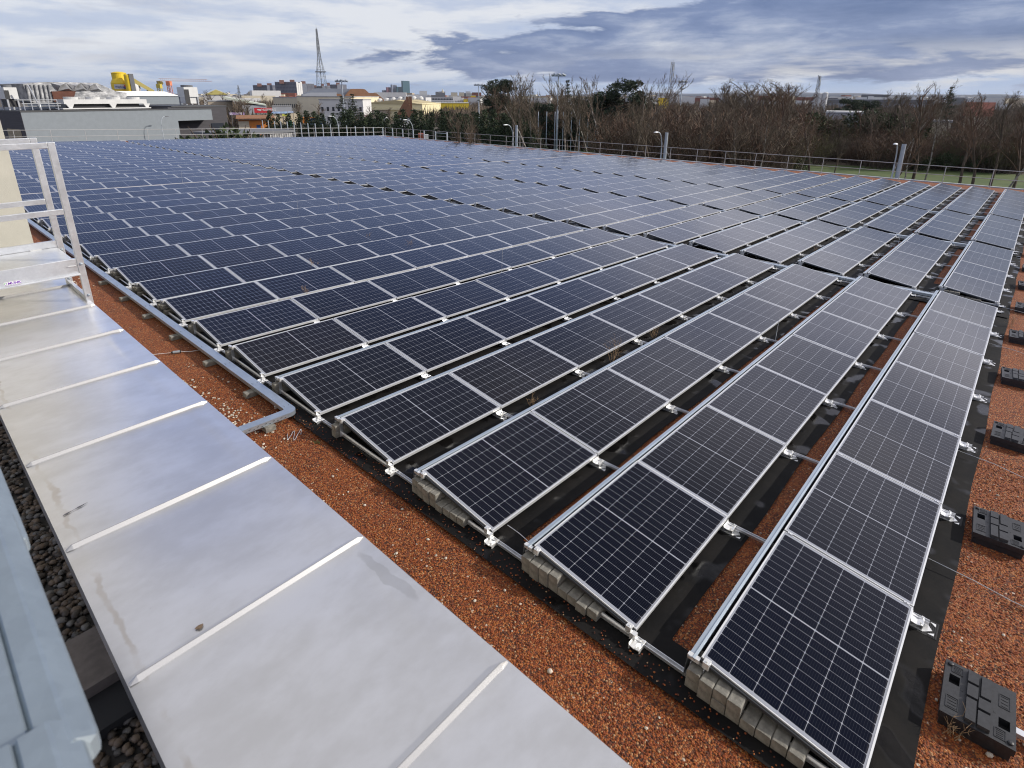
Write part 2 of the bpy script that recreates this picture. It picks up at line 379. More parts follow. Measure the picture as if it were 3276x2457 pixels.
PL, PW = 1.736, 1.040        # panel length and width
def glass_mat():
    mt = bpy.data.materials.new('solar_cells_under_glass'); mt.use_nodes = True
    t = NT(mt.node_tree); b = t.n['Principled BSDF']
    uv = t.new('ShaderNodeUVMap').outputs[0]
    x, y, _ = t.sep(uv)
    cw, chh = 0.0826, 0.1655
    xc = t.m('SUBTRACT', t.m('ABSOLUTE', t.m('SUBTRACT', x, PL/2)), 0.0055)
    xi = t.m('DIVIDE', xc, cw); fxx = t.m('FRACT', xi); ddx = t.m('MULTIPLY', t.m('MINIMUM', fxx, t.m('SUBTRACT', 1.0, fxx)), cw)
    y0 = (PW-6*chh)/2
    yi = t.m('DIVIDE', t.m('SUBTRACT', y, y0), chh); fyy = t.m('FRACT', yi); ddy = t.m('MULTIPLY', t.m('MINIMUM', fyy, t.m('SUBTRACT', 1.0, fyy)), chh)
    l1 = t.m('LESS_THAN', ddx, 0.0011); l2 = t.m('LESS_THAN', ddy, 0.0015)
    l3 = t.m('LESS_THAN', t.m('ADD', ddx, ddy), 0.0085)
    o1 = t.m('LESS_THAN', xc, 0.0); o2 = t.m('GREATER_THAN', xc, cw*10)
    o3 = t.m('LESS_THAN', yi, 0.0); o4 = t.m('GREATER_THAN', yi, 6.0)
    line = l1
    for q in (l2, l3, o1, o2, o3, o4): line = t.m('MAXIMUM', line, q)
    bb = t.m('FRACT', t.m('MULTIPLY', yi, 10.0)); bl = t.m('LESS_THAN', t.m('ABSOLUTE', t.m('SUBTRACT', bb, 0.5)), 0.035)
    at = t.new('ShaderNodeAttribute', attribute_name='tone'); oi = t.new('ShaderNodeObjectInfo')
    rnd = t.m('FRACT', t.m('ADD', oi.outputs['Random'], at.outputs['Fac']))
    cell = t.ramp(rnd, [(0.0, (0.0026, 0.0030, 0.0065)), (0.45, (0.0034, 0.0046, 0.0115)), (0.75, (0.0042, 0.0064, 0.017)), (0.86, (0.0060, 0.0052, 0.0080)), (1.0, (0.0050, 0.0044, 0.0065))])
    cid = t.new('ShaderNodeTexWhiteNoise', noise_dimensions='2D')
    t.l.new(t.comb(t.m('FLOOR', t.m('DIVIDE', t.m('SUBTRACT', x, PL/2), cw)), t.m('FLOOR', yi), 0.0), cid.inputs[0])
    cell = t.mix(t.m('MULTIPLY', cid.outputs[0], 0.35), cell, (0.0065, 0.0082, 0.015))
    c = t.mix(t.m('MULTIPLY', bl, 0.22), cell, (0.13, 0.14, 0.17))
    c = t.mix(line, c, (0.29, 0.305, 0.35))
    # a little dust towards the low edge
    dn = t.noise(t.new('ShaderNodeTexCoord').outputs['Object'], 9, 4, 0.7)
    dust = t.m('MULTIPLY', t.step(t.m('ADD', y, t.m('MULTIPLY', dn, 0.06)), 0.075, 0.02), 0.22)
    c = t.mix(dust, c, (0.22, 0.20, 0.17))
    t.l.new(c, b.inputs['Base Color']); b.inputs['Roughness'].default_value = 0.9
    b.inputs['Specular IOR Level'].default_value = 0.0
    gl = t.new('ShaderNodeBsdfGlossy'); t.l.new(t.m('ADD', 0.09, t.m('MULTIPLY', dn, 0.10)), gl.inputs['Roughness'])
    lw = t.new('ShaderNodeLayerWeight'); lw.inputs['Blend'].default_value = 0.5
    # anti-reflective solar glass: almost nothing head-on, strong at grazing angles
    fac = t.m('ADD', 0.004, t.m('MULTIPLY', t.m('POWER', lw.outputs['Facing'], 4.0), 0.95))
    mx = t.new('ShaderNodeMixShader'); t.l.new(fac, mx.inputs[0]); t.l.new(b.outputs[0], mx.inputs[1]); t.l.new(gl.outputs[0], mx.inputs[2])
    t.l.new(mx.outputs[0], t.n['Material Output'].inputs[0])
    return mt
M_glass = glass_mat()
M_back = mat('panel_backsheet', (0.10, 0.10, 0.11), 0.7)
# ------------------------------------------------------------------ the roof plane (drains gently away from the camera)
SX, SY = -0.0289, 0.0022
RM = Euler((SY, -SX, 0)).to_matrix().to_4x4()
G = -7.5                       # street level
def RP(x, y, z): return RM @ Vector((x, y, z))
def RINV(u, v, h):
    d = ray(u, v); n = RM.to_3x3() @ Vector((0, 0, 1)); o = RM @ Vector((0, 0, h))
    p = CAM + d*((o-CAM).dot(n)/d.dot(n)); return RM.inverted() @ p
def PIX(p):
    d = Vector(p)-CAM; z = d.dot(_F)
    return (CX+FPX*d.dot(_Rt)/z, CY-FPX*d.dot(_Up)/z, z)
random.seed(7)

rf = MB(); rf.box(-1.93, 43.0, -7.0, 64.6, -0.5, 0.0)
roof = rf.build('roof', M_gravel, None, RM); tag(roof, kind='structure')
rb = MB(); rb.box(-1.9, 42.9, -6.9, 64.5, G-0.2, -1.8); rb.box(-1.9, 10, -6.9, 64.5, -1.8, -0.8)
tag(rb.build('building_wall', M_grey), kind='structure')
# low metal-capped kerb round the roof edge
kb = MB(); kb.box(43.0, 43.35, -7.0, 64.95, -0.6, 0.06); kb.box(-1.93, 43.0, 64.6, 64.95, -0.6, 0.06)
tag(kb.build('roof_kerb', mat('kerb_metal', (0.42, 0.44, 0.46), 0.5, 0.5, var=0.1), None, RM), kind='structure')

HL, TILT, PR = 0.12, 0.13992, 1.5313
ZH = HL + PW*math.sin(TILT); YH = PW*math.cos(TILT)
BLK = [(0.0, 7), (12.75, 4), (20.15, 4), (27.55, 7)]
STEP = 1.7494
NROW = 40
def row_y(i): return i*PR + (0.5*PR if i >= 19 else 0.0)

# ---- rubber / fleece mats
def mat_strip(name, x0, x1, y0, y1, label, z=0.016, group='black mats laid under the rows of panels'):
    mb = MB(); nx = max(2, int((x1-x0)/0.5)); ny = 4
    b = 0
    for i in range(nx+1):
        for j in range(ny+1):
            x = x0+(x1-x0)*i/nx; y = y0+(y1-y0)*j/ny
            wv = 0.012*math.sin(x*2.1+y0*5) if j in (0, ny) else 0
            mb.v.append((x, y+wv, z+0.006*math.sin(x*3.3+y*7+y0)))
    for i in range(nx):
        for j in range(ny):
            a = i*(ny+1)+j; mb.face((a, a+ny+1, a+ny+2, a+1))
    return tag(mb.build(name, M_fleece, None, RM, smooth=True), label, 'mat', group)
for i in range(12):
    y = row_y(i)
    mat_strip('protective_mat', 0.20, 39.9, y-0.21, y+1.14, f'black mat under the {ORD[i+1]} row of panels from the right-hand gravel' if i else 'black mat under the right-hand edge row, beside the black weights', z=0.018)
mat_strip('protective_mat', -0.22, 0.19, -0.21, 29.6, 'black mat edging the near ends of all rows beside the gravel strip', z=0.034)
for g, xg in enumerate((12.1, 19.6, 27.0)):
    mat_strip('protective_mat', xg-0.2, xg+1.75, -0.20, 61.6, f'black mat in the {ORD[g+1]} cross gap between blocks of panels, from the camera', z=0.036)

# ---- solar panels
def frame_mb(mb, mi=0):
    wf, d = 0.0125, 0.035
    mb.box(0, PL, 0, wf, -d, 0, mi); mb.box(0, PL, PW-wf, PW, -d, 0, mi)
    mb.box(0, .0095, wf, PW-wf, -d, -0.0004, mi); mb.box(PL-.0095, PL, wf, PW-wf, -d, -0.0004, mi)
def glass_mb(mb, mi=0, bi=1):
    e = 0.0125
    q = [(e, e), (PL-e, e), (PL-e, PW-e), (e, PW-e)]
    mb.poly([(x, y, -0.0018) for x, y in q], mi, [(x, y) for x, y in q])
    mb.poly([(x, y, -0.007) for x, y in q[::-1]], bi)
fm = MB(); frame_mb(fm); FM = fm.mesh('panel_frame', M_frame)
gm = MB(); glass_mb(gm); GM = gm.mesh('panel_glass', [M_glass, M_back])
jm = MB(); jm.box(0.62, 0.72, 0.95, 1.0, -0.022, -0.0075); JM = jm.mesh('junction_box', M_rubber)

def pmat(x, y, jit=True):
    J = Euler((random.gauss(0, 0.0032), random.gauss(0, 0.0026), 0)).to_matrix().to_4x4() if jit else Matrix()
    return RM @ Tr(x, y, HL) @ Euler((TILT, 0, 0)).to_matrix().to_4x4() @ Tr(0, 0, random.uniform(-0.001, 0.001)) @ J
panels = []
for i in range(NROW):
    k = 0
    for x0, n in BLK:
        for j in range(n):
            k += 1
            Mx = pmat(x0+0.0065+j*STEP, row_y(i))
            c = [PIX(Mx @ Vector(q)) for q in ((0, 0, 0), (PL, 0, 0), (PL, PW, 0), (0, PW, 0))]
            if min(q[2] for q in c) < 0.2: ar = 0; vis = False
            else:
                vis = any(-60 < q[0] < 3336 and -60 < q[1] < 2517 for q in c)
                ar = 0.5*abs(sum(c[a][0]*c[(a+1) % 4][1]-c[(a+1) % 4][0]*c[a][1] for a in range(4)))
                cx_, cy_ = sum(q[0] for q in c)/4, sum(q[1] for q in c)/4
                if cx_ < 150 and cy_ > 440 and i > 12: ar *= 0.3      # behind the beige wall
            panels.append((ar if vis else 0, i, k, Mx))
order = sorted(range(len(panels)), key=lambda a: -panels[a][0])
chosen = set(order[:300])
first = None
far = MB(); tones = []
for a, (ar, i, k, Mx) in enumerate(panels):
    if a in chosen:
        rown = 'right-hand edge row' if i == 0 else f'{ORD[i+1]} row from the right'
        lab = f'solar panel, {ORD[k]} from the near end of the {rown}'
        if first is None:
            first = thing('solar_panel', lab, 'solar panel', Mx, 'solar panels mounted in tilted rows on the roof')
            link('frame', FM, first); link('glass', GM, first)
        else: copy_tree(first, lab, Mx)
    else:
        nv = len(far.v); nf = len(far.f)
        frame_mb(far, 0)
        e = 0.0125; q = [(e, e), (PL-e, e), (PL-e, PW-e), (e, PW-e)]
        far.poly([(x, y, -0.0018) for x, y in q], 1, [(x, y) for x, y in q])
        for t_ in range(nv, len(far.v)): far.v[t_] = tuple(Mx @ Vector(far.v[t_]))
        tones += [random.random()]*(len(far.f)-nf)
me = far.mesh('solar_panels', [M_frame, M_glass])
at = me.attributes.new('tone', 'FLOAT', 'FACE'); at.data.foreach_set('value', tones)
tag(link('solar_panels', me), 'hundreds of small distant solar panels filling the far left of the roof', 'solar panels', kind='stuff')

# ---- panel supports (foot at each joint of the low edge, rail up the slope)
M_strip = mat('joint_cover_strip', (0.06, 0.065, 0.075), 0.5, 0.5)
M_bright = mat('bright_folded_aluminium', (0.82, 0.82, 0.80), 0.30, 0.55, var=0.05, scale=20)
def foot_mb(mb):
    # folded sheet foot reaching out from under the frame
    mb.prism([(-0.004, -0.036), (-0.006, -0.055), (-0.045, -0.062), (-0.085, -0.050), (-0.088, -0.056), (-0.045, -0.069), (-0.010, -0.062), (-0.010, -0.098), (0.0, -0.098), (0.0, -0.036)], -0.115, 0.0, 'x')
    mb.prism([(-0.088, -0.052), (-0.088, -0.094), (-0.083, -0.094), (-0.083, -0.052)], -0.105, -0.012, 'x')
    for x in (-0.095, -0.02):
        mb.tube((x, -0.07, -0.06), (x, -0.07, -0.038), 0.006, n=6)
def plate_mb(mb):
    z0, z1 = -0.101, -0.096
    mb.prism([(-0.115, 0.06), (-0.115, -0.095), (-0.06, -0.150), (0.02, -0.095), (0.02, 0.06)], z0, z1, 'z')
    mb.prism([(-0.112, -0.165), (-0.08, -0.165), (-0.112, -0.125)], z0, z1, 'z')
    mb.prism([(0.035, -0.165), (0.0, -0.165), (0.035, -0.125)], z0, z1, 'z')
def pad_mb(mb):
    mb.box(-0.135, 0.06, -0.185, 0.12, -0.106, -0.1015)
    for k in range(5): mb.box(-0.13, 0.055, -0.18+0.012*k, -0.175+0.012*k, -0.1015, -0.0985)
RMI = 1
def rail_mb(mb):
    # cover strip and clamps in the joint between two panels; local frame of the slope
    mb.box(-0.022, 0.000, 0.0, PW, -0.036, -0.012)
    for y in (0.03, PW-0.075):
        mb.box(-0.021, -0.001, y, y+0.04, -0.009, 0.003, RMI)
        mb.tube((-0.011, y+0.022, 0.004), (-0.011, y+0.022, 0.008), 0.005, n=6, mi=RMI)
def mk(fn, name, mt):
    mt = [mt, M_alu] if fn is rail_mb else mt
    b_ = MB(); fn(b_); return b_.mesh(name, mt)
FT, PT, PD_, RL = mk(foot_mb, 'foot', M_bright), mk(plate_mb, 'base_plate', M_bright), mk(pad_mb, 'rubber_pad', M_rubber), mk(rail_mb, 'clamp_rail', M_strip)
ROTS = Euler((TILT, 0, 0)).to_matrix().to_4x4()
def one_support():
    mb = MB(); foot_mb(mb); plate_mb(mb); mb.mi = [1]*len(mb.f)
    n = len(mb.v); rail_mb(mb)
    for t_ in range(n, len(mb.v)): mb.v[t_] = tuple(ROTS @ Vector(mb.v[t_]))
    return mb
ONE = one_support().mesh('panel_support', [M_strip, M_alu])
joints = []
for x0, n in BLK:
    joints += [(x0+0.011, 'end')] + [(x0+0.0110+j*STEP+0.0, 'mid') for j in range(1, n)] + [(x0+n*STEP+0.004, 'end')]
sfirst = None; sfar = MB(); sup_count = 0
for i in range(NROW):
    for k, (xj, kind) in enumerate(joints):
        Mx = RM @ Tr(xj, row_y(i), HL)
        rown = 'right-hand edge row' if i == 0 else f'{ORD[i+1]} row from the right'
        lab = f'aluminium support, {ORD[k+1]} from the near end of the {rown}'
        px = PIX(Mx.translation); inside = -20 < px[0] < 3296 and -20 < px[1] < 2477
        if i < 4 and inside:
            if sfirst is None:
                sfirst = thing('panel_support', lab, 'support bracket', Mx, 'aluminium supports under the panel joints')
                link('foot', FT, sfirst); link('base_plate', PT, sfirst); link('rubber_pad', PD_, sfirst)
                link('clamp_rail', RL, sfirst, ROTS)
            else: copy_tree(sfirst, lab, Mx)
            sup_count += 1
        elif i < 11 and inside and sup_count < 300:
            o = link('panel_support', ONE); o.matrix_world = Mx
            tag(o, lab, 'support bracket', 'aluminium supports under the panel joints'); sup_count += 1
        else:
            n0 = len(sfar.v); rail_mb(sfar)
            for t_ in range(n0, len(sfar.v)): sfar.v[t_] = tuple(ROTS @ Vector(sfar.v[t_]))
            sfar.box(-0.10, 0.0, -0.075, 0.0, -0.10, -0.05)
            for t_ in range(n0, len(sfar.v)): sfar.v[t_] = tuple(Mx @ Vector(sfar.v[t_]))
tag(sfar.build('panel_supports', [M_strip, M_alu]), 'many tiny supports under the distant rows of panels', 'supports', kind='stuff')

# end clamps + tall sheet supports at the near end of each row
def high_support():
    t = thing('high_edge_support', None, 'support bracket', RM @ Tr(0, 0, 0), 'folded sheet supports at the near high corners')
    mb = MB(); mb.prism([(YH-0.045, 0.022), (YH+0.055, 0.022), (YH+0.055, ZH-0.055), (YH+0.03, ZH-0.03), (YH-0.045, ZH-0.04)], -0.006, -0.001, 'x')
    mb.box(-0.045, -0.006, YH-0.045, YH-0.041, 0.022, ZH-0.05); mb.box(-0.045, -0.006, YH+0.050, YH+0.055, 0.022, ZH-0.055)
    mb.build('sheet_plate', M_alu, t)
    mb = MB(); mb.box(-0.03, 0.018, YH-0.07, YH-0.025, ZH-0.048, ZH+0.004)
    mb.tube((-0.012, YH-0.048, ZH), (-0.012, YH-0.048, ZH+0.012), 0.007, n=6)
    mb.box(-0.03, 0.004, YH+0.0, YH+0.085, ZH-0.045, ZH-0.012)
    mb.build('clamp', M_bright, t)
    mb = MB(); mb.box(-0.03, 0.016, 0.03, 0.075, HL-0.04, HL+0.014); mb.tube((-0.012, 0.05, HL), (-0.012, 0.05, HL+0.022), 0.007, n=6)
    mb.box(-0.045, -0.004, -0.02, 0.03, 0.05, HL-0.01)
    mb.build('low_clamp', M_bright, t)
    mb = MB(); mb.tube((-0.012, 0.03, 0.066), (-0.012, YH-0.02, 0.075), 0.012, n=6); mb.build('brace', M_white, t)
    return t
h0 = high_support(); h0['label'] = 'folded sheet support at the near end of the right-hand edge row'; h0.matrix_world = RM.copy()
for i in range(1, 17):
    copy_tree(h0, f'folded sheet support at the near end of the {ORD[i+1]} row from the right', RM @ Tr(0, row_y(i), 0))
for g in range(3):
    for i in range(0, 12):
        rown = 'right-hand edge row' if i == 0 else f'{ORD[i+1]} row from the right'
        copy_tree(h0, f'folded sheet support past the {ORD[g+1]} cross gap in the {rown}', RM @ Tr(BLK[g+1][0], row_y(i), 0), 'folded sheet supports at the cross gaps')

# ---- wind deflector sheets behind the high edge
M_defl = mat('deflector_sheet', (0.40, 0.46, 0.52), 0.40, 0.6, var=0.06, scale=3)
ord_b = ['near', 'second', 'third', 'far']
for i in range(0, 5):
    for bnum, (x0, n) in enumerate(BLK):
        L = n*STEP
        mb = MB()
        a, z = YH, ZH
        top = [(a+0.030, z-0.028), (a+0.030, z-0.010), (a+0.045, z-0.006), (a+0.050, z-0.014), (a+0.078, z-0.014), (a+0.080, z-0.022), (a+0.096, 0.045)]
        bot = [(y_-0.0015, z_-0.003) for y_, z_ in top][::-1]
        mb.prism(top+bot, x0-0.035, x0+L+0.02, 'x')
        o = mb.build('wind_deflector', M_defl, None, RM @ Tr(0, row_y(i), 0))
        rown = 'right-hand edge row' if i == 0 else f'{ORD[i+1]} row from the right'
        tag(o, f'folded metal wind deflector behind the {ord_b[bnum]} block of the {rown}', 'wind deflector', 'wind deflectors along the high edges')

# ---- thin base rails running across the rows
for k, (xj, kind) in enumerate(joints):
    mb = MB(); x = xj-0.02
    mb.box(x-0.018, x+0.018, -0.12, 12.6, 0.040, 0.046); mb.box(x-0.018, x-0.013, -0.12, 12.6, 0.046, 0.066); mb.box(x+0.013, x+0.018, -0.12, 12.6, 0.046, 0.066)
    o = mb.build('base_rail', M_alu, None, RM)
    tag(o, f'thin aluminium rail crossing the mats under the rows, {ORD[k+1]} from the camera', 'rail', 'aluminium rails crossing under the rows')

# ---- concrete ballast pavers
pv = MB()
pw_, pl_, ph_ = 0.094, 0.205, 0.078
pv.prism([(0, 0), (pw_, 0), (pw_, ph_-0.007), (pw_-0.007, ph_), (0.007, ph_), (0, ph_-0.007)], 0, pl_, 'x')
PVM = pv.mesh('concrete_paver', M_concrete)
def paver(x, y, z, lab, rz=0, g='concrete pavers weighing down the near row ends'):
    o = link('concrete_paver', PVM); o.matrix_world = RM @ Tr(x, y, z) @ Euler((random.uniform(-.01, .01), 0, rz+random.uniform(-.03, .03))).to_matrix().to_4x4()
    b_ = o.modifiers.new('bevel', 'BEVEL'); b_.width = 0.002; b_.segments = 1
    tag(o, lab, 'paver', g)
def rname(i): return 'right-hand edge row' if i == 0 else f'{ORD[i+1]} row'
for i in (0, 1, 2):
    for q in range(8):
        y = row_y(i)+1.085-pw_-q*0.0985
        x = -0.095+random.uniform(-0.012, 0.012)
        paver(x, y, 0.034, f'concrete paver, lower layer, {ORD[q+1]} from the high edge of the {rname(i)}')
        if q < 4: paver(x+random.uniform(-.008, .008), y, 0.034+ph_+0.002, f'concrete paver, upper layer, {ORD[q+1]} from the high edge of the {rname(i)}')
for i in range(3, 11):
    for lay in range(2):
        paver(-0.10, row_y(i)+1.085-pw_, 0.034+lay*(ph_+0.002), f'{"upper" if lay else "lower"} concrete paver at the near high corner of the {rname(i)}')
    if i in (7, 8, 9, 10):
        for q in (1, 2):
            paver(-0.07, row_y(i)+1.085-pw_-q*0.12, 0.034+(0.08 if q == 1 else 0), f'shifted concrete paver, {ORD[q+1]} behind the corner stack of the {rname(i)}', 0.15)
for q in range(7):
    for lay in range(2 if q < 3 else 1):
        paver(12.75-0.095, 1.0-pw_-q*0.1, 0.034+lay*(ph_+0.002), f'{"upper" if lay else "lower"} paver, {ORD[q+1]} from the high edge, at the first gap of the edge row', g='concrete pavers at the first cross gap')

# ---- galvanised cable tray along the near ends, turning towards the parapet
t = thing('cable_tray', 'long galvanised cable tray running beside the near row ends and turning to the parapet', 'cable tray', RM.copy())
mb = MB(); xa, xb, yc = -0.275, -0.150, 6.40
R1 = 0.11
outer = [(xb, 32.0)] + [(xb, yc+R1)] + [(xb-R1*0.0, yc)] 
arc = [(xb-R1+R1*math.cos(a_), yc-0.02+R1-R1*math.sin(a_)) for a_ in [k*math.pi/16 for k in range(0, 9)]]
top = [(xb, 32.0)] + arc + [(-1.88, yc-0.02), (-1.88, yc+0.105), (xa-0.02, yc+0.105), (xa, yc+0.125), (xa, 32.0)]
mb.prism(top, 0.072, 0.130, 'z'); mb.build('tray_body', M_galv, t)
mb = MB()
for k in range(26):
    x = -0.33-0.05*k
    mb.box(x-0.013, x+0.010, yc-0.0215, yc-0.0202, 0.083+0.018*(k % 2), 0.090+0.018*(k % 2))
for k in range(40):
    y = 6.7+0.22*k; mb.box(xa-0.0015, xa-0.0002, y, y+0.018, 0.098, 0.105)
mb.build('side_slots', M_dark, t)
mb = MB()
for k in range(16):
    y = 6.55+0.9*k
    for s_ in (0.02, 0.05): mb.tube((xa+0.03, y+s_, 0.130), (xa+0.03, y+s_, 0.133), 0.005, n=6)
    mb.tube((xb-0.03, y+0.03, 0.130), (xb-0.03, y+0.03, 0.133), 0.005, n=6)
mb.build('screws', M_dark, t)
for k, y in enumerate((7.35, 8.75, 10.2, 11.6, 13.0, 14.5)):
    mb = MB(); mb.box(-0.40, -0.19, y, y+0.12, 0, 0.070)
    tag(mb.build('tray_support_block', M_concrete, None, RM, bevel=0.006), f'concrete block under the cable tray, {ORD[k+1]} along from the corner', 'block', 'concrete blocks carrying the cable tray')
mb = MB(); mb.box(-0.61, -0.48, 6.33, 6.45, 0, 0.070)
tag(mb.build('tray_support_block', M_concrete, None, RM, bevel=0.006), 'concrete block under the short leg of the cable tray, nearest the parapet', 'block', 'concrete blocks carrying the cable tray')
# trays crossing in the gaps between blocks
for g, xg in enumerate((12.36, 19.85, 27.25)):
    mb = MB(); mb.box(xg, xg+0.13, 0.95, 29.5, 0.055, 0.115)
    tag(mb.build('cable_tray', M_galv, None, RM), f'galvanised tray lying in the {ORD[g+1]} cross gap between panel blocks', 'cable tray', 'galvanised trays in the cross gaps')

# ---- black recycled plastic weights on the right
def weight():
    t = thing('ballast_weight', None, 'weight', RM.copy(), 'black plastic weights in a row on the gravel')
    W_, D_ = 0.50, 0.395
    mb = MB()
    mb.box(0.012, W_-0.012, 0.012, D_-0.012, 0.0, 0.055)
    holes = [(0.29, 0.375, 0.305, 0.365), (0.125, 0.21, 0.03, 0.09)]      # x0,x1,y0,y1
    xs = sorted({0, W_} | {h_[k] for h_ in holes for k in (0, 1)}); ys = sorted({0, D_} | {h_[k] for h_ in holes for k in (2, 3)})
    for a_ in range(len(xs)-1):
        for b_ in range(len(ys)-1):
            cx_, cy_ = (xs[a_]+xs[a_+1])/2, (ys[b_]+ys[b_+1])/2
            if any(h_[0] < cx_ < h_[1] and h_[2] < cy_ < h_[3] for h_ in holes): continue
            mb.box(xs[a_], xs[a_+1], ys[b_], ys[b_+1], 0.065, 0.118)
    mb.box(0.02, W_-0.02, 0.02, D_-0.02, 0.055, 0.065)
    mb.build('body', M_black, t)
    mb = MB()
    for (x0, x1, y0, y1) in ((0.02, 0.155, 0.135, 0.20), (0.165, 0.27, 0.135, 0.20), (0.28, 0.48, 0.135, 0.19), (0.02, 0.22, 0.21, 0.265), (0.23, 0.35, 0.205, 0.265), (0.36, 0.48, 0.205, 0.265)):
        mb.prism([(x0, 0.1185), (x1, 0.1185), (x1-0.006, 0.143), (x0+0.006, 0.143)], y0, y1, 'y')
    mb.build('raised_ridge', M_black, t)
    mb = MB()
    for (x0, x1, y0, y1) in ((0.06, 0.17, 0.30, 0.37), (0.40, 0.47, 0.29, 0.355), (0.30, 0.42, 0.03, 0.09), (0.03, 0.11, 0.05, 0.11)):
        for q in ((x0, x1, y0, y0+0.004), (x0, x1, y1-0.004, y1), (x0, x0+0.004, y0+0.004, y1-0.004), (x1-0.004, x1, y0+0.004, y1-0.004)):
            mb.box(*q, 0.1183, 0.1215)
        for k in range(4):
            xx = x0+0.014+(x1-x0-0.028)*k/3.2; mb.box(xx, xx+0.007, y0+0.012, y1-0.012, 0.1183, 0.1205)
    mb.build('embossed_pattern', M_black, t)
    mb = MB()
    for x, y in ((W_-0.035, D_-0.03), (0.04, 0.028)): mb.lathe([(0.017, 0.1183), (0.016, 0.128), (0.008, 0.131)], 12, (x, y, 0))
    for x, y in ((0.27, 0.29), (0.23, 0.11)): mb.lathe([(0.008, 0.1183), (0.007, 0.1195)], 10, (x, y, 0))
    mb.build('stacking_knob', M_black, t)
    mb = MB(); mb.box(0.215, 0.265, -2.6, -0.004, 0.03, 0.06)
    mb.build('aluminium_bar', M_alu, t)
    return t
w0 = None
for k in range(14):
    x, y = 0.88+2.35*k, -0.665
    Mx = RM @ Tr(x, y, 0.002) @ Matrix.Rotation(0.04*math.sin(k*2.3)+0.03, 4, 'Z')
    lab = f'black plastic weight on the red gravel, {ORD[k+1]} from the camera'
    if w0 is None: w0 = weight(); w0['label'] = lab; w0.matrix_world = Mx
    else: copy_tree(w0, lab, Mx)
# lightning wires from the panel edge out past the weights
M_wire = mat('aluminium_wire', (0.55, 0.56, 0.57), 0.45, 0.8)
for k, x in enumerate((2.55, 4.95, 9.7, 12.6)):
    mb = MB(); pts = [(x, 0.02, 0.075)] + [(x-0.05+0.03*math.sin(j*1.1+k), -0.25*j-0.1, 0.045+0.02*math.sin(j*2.0)) for j in range(1, 12)]
    mb.path(pts, 0.004, 6)
    tag(mb.build('earthing_wire', M_wire, None, RM, smooth=True), f'thin earthing wire leaving the edge row over the gravel, {ORD[k+1]} from the camera', 'wire', 'thin wires across the right-hand gravel')
for k, (u0, v0, u1, v1) in enumerate(((1624, 1680, 1694, 1735),)):
    a_, b_ = RINV(u0, v0, 0.09), RINV(u1, v1, 0.09)
    mb = MB(); mb.path([a_, (a_+b_)/2+Vector((0, 0, .01)), b_], 0.0035, 6)
    tag(mb.build('earthing_wire', M_wire, None, RM), 'thin straight wire over the mat between second and third rows', 'wire')

# ---- lightning rods standing between the rows
def rod(u, vb, vt, lab):
    p = RINV(u, vb, 0.06); h = (vb-vt)/FPX*PIX(RP(*p))[2]*1.05
    t = thing('lightning_rod', lab, 'lightning rod', RM @ Tr(p.x, p.y, 0), 'thin rods standing among the panels')
    mb = MB(); mb.tube((0, 0, 0.05), (0.01, 0, 0.05+h), 0.005, 0.0035, 6); mb.build('rod', M_wire, t)
    mb = MB(); mb.lathe([(0.045, 0.03), (0.045, 0.06), (0.012, 0.075), (0.012, 0.11)], 10); mb.build('base', M_galv, t)
for u, vb, vt, lab in ((2476, 1112, 1012, 'lightning rod in the gravel between first and second rows'), (1605, 875, 795, 'lightning rod near the middle of the photo, among dark panels'),
                  (954, 692, 640, 'lightning rod left of middle, among blue panels'), (2236, 712, 650, 'lightning rod beside the second cross gap'), (1913, 612, 572, 'short lightning rod in front of the trees'),
                  (2470, 665, 605, 'lightning rod before the far block, right of middle'), (585, 590, 550, 'lightning rod far left, in front of the grey wall'), (1083, 672, 640, 'small lightning rod near the first cross gap'),
                  (2870, 795, 745, 'lightning rod by the third row, right side')):
    rod(u, vb, vt, lab)

# ---- dry weeds growing up between rows
M_weed = mat('dry_weed_stalk', (0.30, 0.20, 0.11), 0.9)
M_weedg = mat('green_weed', (0.06, 0.09, 0.02), 0.8)
def weed(u, v, h, lab, n=9, seed=0, on=0.05, mt=M_weed):
    rr = random.Random(seed+int(u)); p = RINV(u, v, on)
    mb = MB()
    for k in range(n):
        a_ = rr.uniform(0, 6.28); l = h*rr.uniform(0.5, 1.0); q = Vector((rr.gauss(0, .02), rr.gauss(0, .02), 0))
        pts = [q]
        for s_ in range(4):
            q = q + Vector((math.cos(a_)*l*0.09+rr.gauss(0, .008), math.sin(a_)*l*0.09+rr.gauss(0, .008), l/4)); pts.append(q.copy())
        mb.path(pts, [0.0028, 0.0024, 0.002, 0.0016, 0.001], 4)
        for s_ in range(5):
            b_ = pts[rr.randint(1, 4)]; mb.tube(b_, b_+Vector((rr.gauss(0, .05), rr.gauss(0, .05), rr.uniform(.01, .07)))*min(1.5, h*3), 0.0014, 0.0007, 4)
    tag(mb.build('dry_weed', mt, None, RM @ Tr(p.x, p.y, 0)), lab, 'weed', 'dry weeds between the panels')
